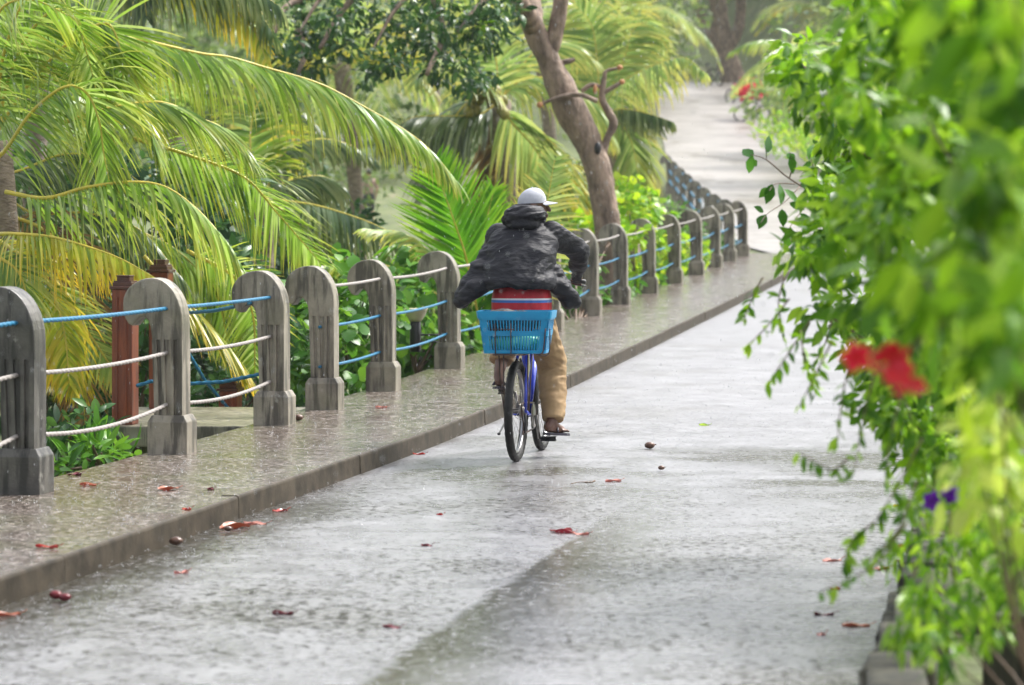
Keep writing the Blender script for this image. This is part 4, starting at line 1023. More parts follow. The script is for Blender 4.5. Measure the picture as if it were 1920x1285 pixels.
obj('wire_handle', tube(spline([(.215, yb(.17), .17), (.2, yb(.03), .03), (.185, yb(.01), .0), (.15, yb(0), -.004), (.235, yb(0), .0), (.245, yb(.17), .17)], 4), .0042, 6), M['wire'], bs)
rng2 = random.Random(4)
def crumple(a, f): return lambda c, n: a * mnoise.noise(c * f) + a * .6 * (1 - abs(mnoise.noise(c * f * 2.1)) * 2)
gb = voxel('shopping_bag', join(ellipsoid((-.06, -.03, .065), (.13, .1, .055)), ellipsoid((.08, -.02, .07), (.11, .1, .06)), ellipsoid((.0, .05, .075), (.15, .08, .06))), .008, M['greenbag'], None, 2, crumple(.012, 14))
gb.location = bs.location; gb.rotation_euler = bs.rotation_euler; tag(gb, 'crumpled green plastic bag lying inside the blue basket', 'bag')
bc_ = voxel('folded_cloth', join(ellipsoid((-.09, -.06, .24), (.13, .09, .055)), ellipsoid((.02, .02, .22), (.15, .1, .06)), ellipsoid((-.05, 0, .16), (.15, .1, .06))), .008, M['blackcloth'], None, 2, crumple(.012, 12))
bc_.location = bs.location; bc_.rotation_euler = bs.rotation_euler; tag(bc_, 'black folded cloth showing at the top of the blue basket', 'cloth')

# ------------------------------------------------------------------ the cyclist
M['skin'] = plain('skin', (.13, .062, .04), .4, (.1, .045, .03), 9)
M['skinpale'] = plain('skin_light', (.42, .22, .16), .5, (.36, .18, .13), 9)
M['jacket'] = plain('wet_black_nylon', (.013, .0135, .02), .58, (.007, .0075, .011), 7, .75, bscale=12, bdist=.02, stretch=(1, 1, 2.4))
M['jacket'].node_tree.nodes['Principled BSDF'].inputs['Specular IOR Level'].default_value = .3
M['tyre'].node_tree.nodes['Principled BSDF'].inputs['Specular IOR Level'].default_value = .25
M['trouser'] = plain('tan_cotton', (.36, .24, .12), .75, (.28, .18, .085), 6, .3, bscale=30)
M['capm'] = plain('pale_cap', (.42, .43, .48), .6, (.3, .31, .36), 9, .4, bscale=14, bdist=.01)
M['sandal'] = plain('rubber_sandal', (.035, .03, .05), .4, (.025, .02, .035), 12)
def red_mat():
    m, nt, b = newmat('red_striped_shirt'); tc = N_(nt, 'TexCoord'); sp = N_(nt, 'SeparateXYZ'); nt.links.new(tc.outputs['Object'], sp.inputs[0])
    z = sp.outputs[2]; n = noise_(nt, coord(nt), 14)
    col = ramp(nt, n, [(.3, (.36, .006, .015)), (.7, (.55, .012, .03))])
    def band(a, b_): return math_(nt, 'MULTIPLY', math_(nt, 'GREATER_THAN', z, a), math_(nt, 'LESS_THAN', z, b_))
    col = mixc(nt, band(1.082, 1.1), col, (.03, .15, .48)); col = mixc(nt, band(1.1, 1.112), col, (.7, .7, .75))
    nt.links.new(col, b.inputs['Base Color']); b.inputs['Roughness'].default_value = .55
    bump_(nt, b, noise_(nt, coord(nt, (1, 1, .3)), 18), .4, .01); return m
M['red'] = red_mat()
man = empty('person', BR[0], BR[1]); tag(man, 'cyclist in wet black hooded jacket, tan trousers and pale cap, riding away', 'person')
HY = R(-72); Rh = Matrix.Rotation(HY, 3, 'Z'); hc = Vector((.05, .39, 1.755))
def hp(x, y, z): return hc + Rh @ Vector((x, y, z))
def hand(c, s, wrist):
    """right (s=1) or left hand closed on the grip at c"""
    c = Vector(c); out = [limb([wrist, c + Vector((0, -.045, .03))], [.028, .03])]
    ax = Vector((s * .9, -.42, -.05)).normalized()
    out.append(ellipsoid(c + Vector((0, -.022, .022)), (.045, .042, .022), Matrix.Rotation(-s * .43, 3, 'Z')))
    for k, ln in enumerate((.9, 1.0, .95, .8)):
        o = c + ax * (-.032 + .0215 * k)
        out.append(limb([o + Vector((0, -.012, .03)), o + Vector((0, .022 * ln, .03)), o + Vector((0, .036 * ln, .008)), o + Vector((0, .03 * ln, -.018)), o + Vector((0, .008, -.026))], [.0105, .0105, .01, .0095, .0085], 8))
    out.append(limb([c - ax * .03 + Vector((0, -.02, .012)), c - ax * .05 + Vector((0, .0, -.008)), c - ax * .045 + Vector((0, .02, -.02))], [.0125, .0115, .0095], 8))
    return join(*out)
def foot(ankle, heel, ball, s):
    ankle, heel, ball = Vector(ankle), Vector(heel), Vector(ball); f = (ball - heel).normalized(); sd_ = Vector((f.y, -f.x, 0)) * s
    out = [limb([ankle, heel + Vector((0, 0, .035)), ], [.036, .033]), limb([ankle + Vector((0, 0, -.01)), heel.lerp(ball, .55) + Vector((0, 0, .04)), ball + Vector((0, 0, .022))], [.036, .033, .026]), limb([heel + Vector((0, 0, .03)), ball + Vector((0, 0, .022))], [.03, .028])]
    for k, (l, r_) in enumerate(((.075, .0135), (.072, .010), (.064, .0095), (.055, .009), (.044, .0085))):
        b_ = ball - sd_ * (.034 - k * .017); out.append(limb([b_ + Vector((0, 0, .016)) - f * .02, b_ + f * l * .6 + Vector((0, 0, .018)), b_ + f * l + Vector((0, 0, .010))], [r_ * 1.15, r_, r_ * .9], 8))
    return join(*out)
hipR, kneeR, ankR = (.10, .24, 1.0), (.165, .57, .63), (.185, .375, .255)
hipL, kneeL, ankL = (-.10, .24, 1.0), (-.17, .64, .92), (-.185, .345, .575)
shR, elR, wrR = (.19, .36, 1.545), (.355, .55, 1.42), (.30, .735, 1.265)
shL, elL, wrL = (-.18, .36, 1.53), (-.275, .57, 1.37), (-.30, .735, 1.265)
headp = join(ellipsoid(hp(0, 0, .015), (.074, .094, .102), Rh), ellipsoid(hp(0, .025, -.055), (.058, .07, .062), Rh), ellipsoid(hp(0, .07, -.098), (.028, .024, .022), Rh),
             limb([hp(0, .095, .0), hp(0, .115, -.035)], [.010, .015], 8), ellipsoid(hp(0, .085, .018), (.05, .02, .012), Rh), ellipsoid(hp(0, .098, -.066), (.026, .01, .009), Rh), ellipsoid(hp(0, .094, -.079), (.024, .011, .009), Rh),
             ellipsoid(hp(.074, -.012, -.015), (.012, .024, .034), Rh), ellipsoid(hp(-.074, -.012, -.015), (.012, .024, .034), Rh), limb([(.01, .36, 1.57), hp(0, -.015, -.05)], [.058, .055]))
torso = loft([(0, .23, .95, .15, .10), (0, .22, 1.05, .165, .115), (0, .25, 1.2, .14, .10), (0, .29, 1.35, .155, .105), (0, .33, 1.5, .16, .095), (0, .35, 1.57, .09, .06)], 28)
body = join(headp, torso, limb([hipR, kneeR, (.18, .47, .45), ankR], [.085, .058, .052, .036]), limb([hipL, kneeL, (-.18, .50, .74), ankL], [.085, .058, .052, .036]),
            limb([shR, elR, wrR], [.055, .042, .03]), limb([shL, elL, wrL], [.055, .042, .03]), hand((.30, .772, 1.222), 1, wrR), hand((-.30, .772, 1.222), -1, wrL),
            foot(ankR, (.165, .345, .178), (.235, .47, .168), 1), foot(ankL, (-.175, .32, .498), (-.20, .445, .49), -1))
bd = voxel('body', body, .0065, M['skin'], man, 2)
for s in (-1, 1):
    ey = obj('eye', ellipsoid(hp(s * .032, .088, .002), (.012, .010, .010)), M['bikewhite'], man); obj('iris', ellipsoid(hp(s * .032, .0965, .002), (.005, .003, .005), Rh), M['black'], ey)
obj('hair', ellipsoid(hp(0, -.018, -.005), (.079, .088, .07), Rh), M['blackcloth'], man)
def cloth(ax, az, a1, f1, a2=.006, f2=18, lim=None):
    def fn(c, n):
        p = Vector((c.x * ax, c.y * ax, c.z * az)); q = p + Vector((mnoise.noise(p * 1.3), mnoise.noise(p * 1.3 + Vector((5, 0, 0))), mnoise.noise(p * 1.3 + Vector((0, 9, 0))))) * .35
        r1 = 1 - abs(mnoise.noise(q * f1)) * 2.6; r2 = 1 - abs(mnoise.noise(q * f2)) * 2.4
        return a1 * r1 + a2 * r2
    return fn
# trousers: wide right leg to the ankle, left rolled to the calf
trs = join(loft([(0, .235, .93, .15, .11), (0, .225, 1.0, .172, .125), (0, .23, 1.08, .168, .12)], 28),
           limb([(.10, .24, .99), (.155, .54, .66), (.175, .485, .46)], [.112, .103, .092]), tube([(.175, .485, .46), (.186, .41, .30), (.188, .395, .262)], [.092, .08, .077], 18),
           limb([(-.10, .24, .99), (-.165, .60, .925), (-.18, .535, .80)], [.112, .10, .088]), tube([(-.18, .535, .80), (-.185, .475, .69), (-.187, .462, .662)], [.088, .082, .085], 18))
voxel('trousers', trs, .009, M['trouser'], man, 3, cloth(1, 1.6, .007, 7, .003, 16))
sh_ = loft([(0, .215, 1.02, .2, .155), (0, .212, 1.03, .207, .162), (0, .21, 1.10, .205, .16), (0, .22, 1.18, .19, .145), (0, .24, 1.3, .165, .125), (0, .25, 1.32, .1, .08)], 40)
voxel('shirt', sh_, .009, M['red'], man, 2, cloth(1, .5, .004, 9, .002, 20))
# jacket: flared shell, blown out on the left, sleeves, hood bunched on the neck
def shell(rings): return loft(rings, 48)
outer = [(-.015, .19, 1.185, .258, .228), (-.03, .185, 1.235, .272, .235), (-.025, .20, 1.30, .252, .215), (-.01, .23, 1.40, .238, .19), (0, .27, 1.49, .235, .165), (0, .31, 1.555, .215, .135), (0, .34, 1.60, .15, .105), (0, .36, 1.635, .10, .085)]
inner = [(-.015, .19, 1.26, .19, .16), (-.015, .19, 1.235, .235, .2), (-.015, .19, 1.18, .242, .21)]
jk = join(shell(inner + outer),
          limb([(-.19, .29, 1.44), (-.27, .16, 1.30), (-.345, .09, 1.175), (-.392, .07, 1.105)], [.08, .085, .072, .055]),
          limb([(-.2, .1, 1.24), (-.30, .03, 1.18), (-.36, .03, 1.13)], [.06, .06, .05]),
          limb([(.21, .26, 1.30), (.27, .27, 1.19), (.315, .28, 1.09)], [.05, .06, .045]), limb([(.25, .2, 1.2), (.335, .28, 1.12), (.36, .30, 1.085)], [.05, .045, .035]),
          limb([shR, (.29, .47, 1.485), elR], [.09, .077, .07]), limb([elR, (.325, .66, 1.325), (.305, .725, 1.272)], [.07, .058, .046]),
          limb([shL, (-.235, .46, 1.45), elL], [.09, .08, .075]), limb([elL, (-.30, .66, 1.325), (-.305, .725, 1.272)], [.085, .07, .05]))
voxel('jacket', jk, .0095, M['jacket'], man, 5, cloth(.9, 1.9, .011, 4.5, .006, 11))
hd_ = join(ellipsoid((.005, .275, 1.675), (.152, .12, .078), Matrix.Rotation(R(-8), 3, 'Y')), ellipsoid((.0, .25, 1.635), (.12, .085, .06)), ellipsoid((.0, .33, 1.70), (.118, .10, .055)), ellipsoid((.085, .36, 1.65), (.05, .07, .06)), ellipsoid((-.085, .36, 1.65), (.05, .07, .06)))
voxel('hood', hd_, .009, M['jacket'], man, 4, cloth(1, 2.6, .012, 7, .005, 17))
obj('drawcord', tube(spline([(-.40, .08, 1.10), (-.41, .075, 1.08), (-.405, .07, 1.065)], 4), .004, 6), M['black'], man)
# cap
cV, cF = [], []; nseg, nring = 28, 8
for i in range(nring + 1):
    th = (math.pi / 2) * i / nring
    for k in range(nseg):
        a = 2 * math.pi * k / nseg; cV.append(hp(.083 * math.sin(th) ** .9 * math.cos(a) if th else 0, -.008 + .102 * math.sin(th) ** .9 * math.sin(a) if th else -.008, .012 + .004 * math.sin(a) * math.sin(th) + (.108 + .012 * math.sin(a) * math.sin(th)) * math.cos(th)))
for i in range(nring):
    for k in range(nseg): cF.append((i * nseg + k, (i + 1) * nseg + k, (i + 1) * nseg + (k + 1) % nseg, i * nseg + (k + 1) % nseg))
cp = obj('cap', (cV, cF), M['capm'], man)
bV, bF = [], []
for j in range(7):
    for i in range(11):
        a = -1 + 2 * i / 10; y0 = .098 * math.cos(a * .95) ; ext = .078 * (1 - a * a * .75) * j / 6
        x = .082 * math.sin(a * 1.15) * (1 + .0 * j); bV.append(hp(x, y0 + ext, .026 - .010 * (j / 6) - .016 * a * a))
for j in range(6):
    for i in range(10): q = j * 11 + i; bF.append((q, q + 1, q + 12, q + 11))
n0 = len(bV); bV += [v - Vector((0, 0, .004)) for v in bV]; bF += [tuple(reversed([i + n0 for i in f])) for f in bF[:60]]
obj('brim', (bV, bF), M['capm'], cp); obj('button', ellipsoid(hp(0, -.008, .12), (.008, .008, .005)), M['capm'], cp)
def sandal(heel, ball, s):
    heel, ball = Vector(heel), Vector(ball); f = (ball - heel).normalized(); sd_ = Vector((f.y, -f.x, 0)) * s
    out = [(-.035, .02), (-.04, .0), (-.02, -.03), (.05, -.033), (.14, -.044), (.2, -.038), (.225, -.01), (.215, .022), (.15, .046), (.05, .036), (-.02, .033)]
    top = [heel + f * a + sd_ * b_ + Vector((0, 0, .0)) for a, b_ in out]; k = len(top)
    V = top + [v - Vector((0, 0, .018)) for v in top]
    so_ = obj('sandal', (V, [tuple(range(k)), tuple(range(2 * k - 1, k - 1, -1))] + [(i, i + k, (i + 1) % k + k, (i + 1) % k) for i in range(k)]), M['sandal'], man, False)
    t0 = ball + f * .02 - sd_ * .012 + Vector((0, 0, .012)); m_ = heel.lerp(ball, .62) + Vector((0, 0, .066))
    obj('strap', join(tube(spline([t0, m_ + f * .01, heel.lerp(ball, .35) + sd_ * .045 + Vector((0, 0, .01))], 6), .008, 8), tube(spline([t0, m_ - f * .005, heel.lerp(ball, .35) - sd_ * .045 + Vector((0, 0, .01))], 6), .008, 8)), M['sandal'], so_)
sandal((.165, .345, .176), (.235, .47, .166), 1); sandal((-.175, .32, .496), (-.20, .445, .488), -1)

# ------------------------------------------------------------------ distant walker
wk = empty('person'); tag(wk, 'blurred distant walker in grey shorts, glimpsed between fronds left of the young palm', 'person')
wc = P(692, 0, 93); gz = ground_z(wc.x, 93); O = Vector((wc.x, 93, gz))
wb = join(loft([(0, 0, .9, .14, .09), (0, 0, 1.1, .13, .09), (0, 0, 1.4, .19, .1), (0, 0, 1.48, .1, .07)], 20), ellipsoid((0, .01, 1.66), (.08, .1, .12)), limb([(0, 0, 1.45), (0, 0, 1.6)], [.055, .05]))
for s in (-1, 1):
    wb = join(wb, limb([(s * .09, 0, .92), (s * .1, s * .06, .5), (s * .1, s * .03 - .05, .08)], [.085, .06, .042]), limb([(s * .1, s * .03 - .08, .04), (s * .1, s * .03 + .12, .03)], [.035, .03]), limb([(s * .2, 0, 1.42), (s * .25, -.03, 1.15), (s * .23, .08, .92)], [.05, .04, .03]), limb([(s * .23, .08, .92), (s * .225, .1, .82)], [.03, .014]))
voxel('body', wb, .014, M['skinpale'], wk, 2)
voxel('shorts', join(loft([(0, 0, .86, .16, .11), (0, 0, 1.02, .155, .11)], 20), *[limb([(s * .09, 0, .9), (s * .1, s * .04, .6)], [.1, .095]) for s in (-1, 1)]), .014, M['blackcloth'], wk, 2)
voxel('shirt', join(loft([(0, 0, 1.0, .16, .11), (0, 0, 1.2, .155, .11), (0, 0, 1.4, .205, .115), (0, 0, 1.48, .12, .085)], 20), *[limb([(s * .19, 0, 1.41), (s * .235, -.02, 1.25)], [.07, .06]) for s in (-1, 1)]), .014, plain('faded_shirt', (.4, .25, .22), .7), wk, 2)
obj('hair', ellipsoid((0, -.01, 1.69), (.085, .1, .1)), M['blackcloth'], wk)
wk.location = O; wk.rotation_euler = (0, 0, .3)

# ------------------------------------------------------------------ right-hand garden edge
lw = empty('low_stone_wall', (right_x(9) + .2, 9, 0)); tag(lw, 'low mossy stone wall edging the right side of the road', 'wall')
rd = random.Random(11); d = 6.5
while d < 30:
    L = rd.uniform(.3, .6)
    for k in range(2):
        off = .5 * k * L; xc = right_x(d + L / 2 + off) + .13 + rd.uniform(-.02, .02) + k * .04; h = .13 + rd.uniform(-.015, .02)
        Vb, Fb = bevel_vf(box((0, 0, 0), (.26 - k * .05 + rd.uniform(-.03, .02), L - .018, h)), .022, 2)
        Vb = [v + Vector((mnoise.noise(v * 6 + Vector((d, k, 0))), mnoise.noise(v * 6 + Vector((0, d, k))), mnoise.noise(v * 6 + Vector((k, 0, d))))) * .014 for v in Vb]
        o = obj('stone', (Vb, Fb), M['stone'], lw, True); o.location = Vector((xc, d + L / 2 + off, zr(d) + .05 + k * .135)) - Vector(lw.location); o.rotation_euler = (0, 0, ang + rd.uniform(-.06, .06))
    d += L
bn = empty('stone_bench', (right_x(15.2) + .5, 15.2, .1), ang); tag(bn, 'grey stone bench end jutting out of the plants at the right road edge', 'bench')
obj('seat', bevel_vf(box((.05, 0, .33), (1.0, .42, .07)), .012, 2), M['postdark'], bn, False)
for sx in (-.2, .45): obj('leg', bevel_vf(box((sx, 0, .14), (.14, .34, .31)), .012, 2), M['stone'], bn, False)
st_ = empty('stone_step', (right_x(10.2) + .45, 10.2, .08), ang); tag(st_, 'dark stone ledge with a hollow under it at the bottom right', 'step')
obj('tread', bevel_vf(box((.12, 0, .20), (.7, .5, .07)), .015, 2), M['stone'], st_, False)
for sy in (-.2, .2): obj('riser_block', bevel_vf(box((.2, sy, .06), (.5, .09, .2)), .012, 2), M['stone'], st_, False)

def pcl(l, d0, d1, r, seed):
    rd = random.Random(seed); out = []
    for x, y in l:
        d = rd.uniform(d0, d1); k = d * r / F
        out.append((P(x, y, d), (k * rd.uniform(.7, 1.2), k * rd.uniform(.8, 1.4), k * rd.uniform(.6, 1.1))))
    return out
def grid(x0, x1, y0, y1, n, seed, edge=None):
    rd = random.Random(seed); out = []
    while len(out) < n:
        x, y = rd.uniform(x0, x1), rd.uniform(y0, y1)
        if edge is None or x > edge(y): out.append((x, y))
    return out
edgeA = lambda y: float(np.interp(y, [-80, 60, 130, 200, 260, 350, 470, 560, 640, 700, 760], [1530, 1520, 1470, 1510, 1525, 1535, 1440, 1470, 1570, 1650, 1750]))
sh1 = bush('hedge_shrub', (3.2, 13.5, .15), pcl(grid(1480, 1940, -60, 700, 95, 1, edgeA), 12.5, 15, 52, 1), 5000, .09, OVATE, M['hedge'],
     'tall leafy green shrub overhanging the right of the road, middle distance', seed=101, singles=150, droop=.55, up=.5, r0=.015, nst=14)
sh2 = bush('hedge_shrub', (2.3, 9.3, .15), pcl(grid(1560, 1960, -60, 640, 85, 2, lambda y: edgeA(y) + 90), 8.3, 10.5, 78, 2), 3400, .09, OVATE, M['hedge'],
     'nearer blurred green shrub in the right half of the hedge', seed=102, singles=150, droop=.55, up=.5, r0=.012, nst=10)
sh3 = bush('hedge_shrub', (1.35, 5.6, .15), pcl(grid(1730, 1990, -80, 640, 42, 3, lambda y: float(np.interp(y, [0, 100, 350, 640], [1740, 1800, 1700, 1740]))), 5.0, 6.4, 105, 3), 560, .12, OVATE, M['hedge'],
     'closest, most blurred green foliage along the right picture edge', seed=103, singles=100, droop=.6, up=.5, r0=.008, nst=5)
bush('ground_shrub', (2.0, 9.5, .15), pcl(grid(1690, 1940, 880, 1120, 40, 4), 9.0, 10.8, 55, 4), 1000, .06, NARROW, M['hedge'],
     'trailing green plant spilling over the low stone wall at the bottom right', seed=104, singles=150, droop=.9, up=.4, nst=8, r0=.01)
bush('ground_shrub', (1.5, 8.0, .15), pcl([(1740, 1130), (1710, 1180), (1780, 1150), (1830, 1100), (1760, 1220), (1850, 1180), (1890, 1120), (1900, 1050), (1850, 1010)], 7.6, 8.4, 45, 5), 420, .07, NARROW, M['hedge'],
     'low trailing sprigs at the very bottom right corner', seed=105, singles=60, droop=1.0, up=.4, nst=4, r0=.006)
bush('croton', (1.35, 7.1, .1), pcl(grid(1800, 1950, 600, 960, 26, 6, lambda y: 1800 + abs(y - 780) * .15), 6.6, 7.6, 75, 6), 230, .085, OVATE, M['yellowleaf'],
     'yellow-green leaved shrub at the lower right edge', seed=106, singles=80, droop=.5, up=.7, nst=5, r0=.008)
bush('ground_shrub', (2.4, 12, .15), pcl(grid(1640, 1900, 640, 900, 34, 7, lambda y: 1560 + (y - 560) * .45), 11.2, 13, 55, 7), 2200, .075, OVATE, M['hedge'],
     'dense green undergrowth between the bench and the hedge', seed=107, singles=80, droop=.6, nst=8, r0=.01)
# background planting further up the right verge
for i, (d, h) in enumerate([(19, 1.9), (23, 2.0), (28, 2.2), (34, 2.2), (41, 2.3), (49, 2.4), (58, 2.0)]):
    x = right_x(d) + 1.5; cc = [(Vector((x + random.uniform(-.3, 1.6), d + random.uniform(-2, 2), zr(d) + random.uniform(.2, h))), (.6, .8, .5)) for _ in range(12)]
    bush('verge_shrub', (x + .5, d, zr(d) + .1), cc, 900, .13, OVATE, M['hedge'], f'green shrub on the right verge half hidden by the hedge, {ordinal[i]} nearest', group='shrubs on the right verge', seed=120 + i)

# the twig with large dark leaves reaching over the road
tg = empty('overhanging_branch'); tag(tg, 'slender branch with separate dark green oval leaves reaching over the road', 'branch')
for l, r_ in (([(1600, 420), (1540, 372), (1480, 335), (1437, 300), (1408, 290)], .006), ([(1490, 345), (1455, 345), (1442, 358)], .004), ([(1500, 350), (1470, 380), (1440, 400), (1425, 420)], .004), ([(1530, 365), (1500, 400), (1480, 430), (1484, 455)], .004), ([(1480, 335), (1486, 310), (1480, 285)], .004), ([(1520, 360), (1525, 320), (1518, 290)], .004), ([(1437, 300), (1437, 280)], .003)):
    pts = PX(l, 15.4, 15.0); obj('twig', tube(spline(pts, 5), list(np.linspace(r_, r_ * .4, 5 * (len(l) - 1) + 1)), 6), M['twig'], tg)
lv = [(1412, 296, 1398, 282, .11), (1412, 292, 1400, 330, .10), (1436, 288, 1446, 256, .11), (1412, 300, 1425, 318, .06), (1448, 345, 1440, 375, .11), (1462, 345, 1468, 378, .12), (1440, 352, 1428, 366, .08), (1432, 398, 1418, 388, .07), (1428, 404, 1420, 420, .07), (1436, 402, 1418, 438, .09),
      (1470, 355, 1492, 372, .11), (1490, 300, 1478, 288, .08), (1482, 290, 1488, 318, .1), (1516, 300, 1528, 272, .11), (1518, 300, 1504, 330, .08), (1466, 392, 1470, 425, .10), (1482, 425, 1476, 470, .12), (1484, 440, 1500, 470, .1), (1480, 380, 1510, 392, .09), (1500, 345, 1530, 352, .1), (1515, 365, 1545, 400, .1), (1500, 400, 1530, 430, .1), (1540, 340, 1560, 310, .11), (1545, 372, 1575, 360, .11)]
A = np.array([P(a, b_, 15.1) for a, b_, _, _, _ in lv]); B_ = np.array([P(c, d_, 15.1 + random.uniform(-.06, .06)) for _, _, c, d_, _ in lv])
Zf = rng.normal(size=(len(lv), 3)) * .5 + np.array([.3, -1, .5])
single_leaves(A, B_ - A, Zf, np.array([l[4] for l in lv]), leaf_template(.55, .15, .15), M['hedgedark'], tg)
rebase(tg, P(1600, 420, 15.4))
# hanging sprays
sprays = [((1480, 560), (1440, 610), (1400, 650), 11.5), ((1520, 600), (1480, 660), (1440, 720), 11), ((1430, 520), (1410, 560), (1395, 600), 12), ((1560, 640), (1530, 700), (1500, 760), 10.5), ((1600, 660), (1580, 740), (1570, 830), 10), ((1640, 700), (1620, 780), (1600, 890), 9.6), ((1690, 740), (1670, 820), (1660, 900), 9.4), ((1500, 620), (1510, 680), (1530, 740), 11.5), ((1560, 600), (1545, 650), (1520, 690), 12),
          ((1730, 820), (1690, 900), (1640, 980), 9.2), ((1720, 900), (1680, 1000), (1620, 1060), 9), ((1700, 980), (1640, 1060), (1540, 1110), 8.8), ((1640, 980), (1600, 1010), (1580, 1060), 9.2), ((1660, 700), (1700, 760), (1720, 840), 9.8), ((1470, 520), (1460, 570), (1470, 640), 12), ((1720, 1060), (1700, 1120), (1720, 1200), 8.4), ((1590, 860), (1560, 880), (1500, 850), 9.6)]
splab = ['at the top left of the sprays', 'pointing to the kerb', 'tiny one nearest the corner post', 'left of the red flowers', 'below the left red flower', 'below the red flowers, long', 'under the right red flower', 'short one above the red flowers', 'small one left of the hedge', 'left of the purple flowers', 'above the fallen leaves', 'lowest over the road', 'small one beside the fallen leaves', 'right of the red flowers', 'near the dark leaved branch', 'in the bottom right corner', 'reaching furthest over the road']
for i, (a, m_, c, d) in enumerate(sprays):
    e = empty('hanging_spray'); tag(e, 'thin hanging spray of small leaves ' + splab[i], 'spray', 'leafy sprays hanging over the road')
    pts = spline([P(*a, d), P(*m_, d), P(*c, d)], 8); obj('stem', tube(pts, list(np.linspace(.004, .0015, len(pts))), 5), M['twig'], e)
    idx = [k for k in range(3, len(pts)) for _ in range(1)]; C = np.array([pts[k] for k in idx]); n = len(C)
    Yd = rng.normal(size=(n, 3)) * .6 + np.array([0, 0, -.9]); single_leaves(C, Yd, rng.normal(size=(n, 3)) + np.array([0, -1, .3]), rng.uniform(.035, .065, n), OVATE, M['hedge'], e)
    rebase(e, P(*a, d))
# flowers
def flower(parent, c, size, mat, n=5, seed=0):
    r = np.random.default_rng(seed); a = np.arange(n) * 2 * math.pi / n; ax = nrm(r.normal(size=(1, 3)) + np.array([[-.3, -1, .2]]))[0]
    u = np.cross(ax, [0, 0, 1]); u /= np.linalg.norm(u); v = np.cross(ax, u)
    Y = np.cos(a)[:, None] * u + np.sin(a)[:, None] * v + ax * .35
    o = batch('flower', np.repeat([tuple(c)], n, 0), Y, np.repeat([ax], n, 0), np.full(n, size), ROUND, mat, parent, None); return o
rf = empty('red_flower_shrub'); tag(rf, 'cluster of blurred bright red blossoms hanging from the hedge', 'flowers')
for i, (x, y) in enumerate([(1605, 668), (1650, 662), (1668, 690), (1690, 705), (1655, 700), (1700, 735), (1712, 725), (1680, 670)]): flower(rf, P(x, y, 5.8 + .1 * (i % 3)), .034, M['redflower'], 5, 200 + i)
obj('stem', tube(spline(PX([(1900, 560), (1780, 600), (1690, 660), (1610, 655)], 6.0, 5.9), 6), .004, 6), M['twig'], rf)
rebase(rf, P(1900, 560, 6.0))
pf = empty('purple_flowers'); tag(pf, 'small purple blossoms low in the plants at the lower right', 'flowers')
for i, (x, y) in enumerate([(1783, 925), (1748, 940), (1815, 920), (1775, 935), (1765, 1158)]): flower(pf, P(x, y, 9.0), .035, M['purple'], 5, 230 + i)
obj('stem', tube(spline(PX([(1790, 1100), (1780, 1000), (1785, 930)], 9.1, 9.05), 6), .003, 6), M['twig'], pf)
rebase(pf, P(1790, 1100, 9.1))
# ------------------------------------------------------------------ fallen leaves and fruit
def road_top(x, d):
    return float(np.interp((x - kerb_x(d)) / 3.8 * 8, [0, 1, 3, 4, 8], [0, .012, .012, 0, 0])) + .001
def curl_leaf(L, w, seed, mat):
    rd = random.Random(seed); V, Fc = [], []; nu, nv = 9, 5; cu, cv, tw = rd.uniform(.15, .5), rd.uniform(.3, 1.0), rd.uniform(-.5, .5)
    for i in range(nu):
        t = i / (nu - 1); hw_ = w * (math.sin(math.pi * t ** .8) ** .75 + .03) / 2
        for j in range(nv):
            q = -1 + 2 * j / (nv - 1); V.append((q * hw_ + .05 * L * math.sin(3 * t) * tw, (t - .5) * L, -.001 + cu * L * .35 * (t - .45) ** 2 * 2 + cv * hw_ * q * q * .7 + .006 * math.sin(7 * t + q * 3 + seed)))
    for i in range(nu - 1):
        for j in range(nv - 1): a = i * nv + j; Fc.append((a, a + 1, a + nv + 1, a + nv))
    st = tube([(0, -L * .5, .01), (.01, -L * .62, .012), (.0, -L * .72, .02)], .002, 5)
    return join((V, Fc), st)
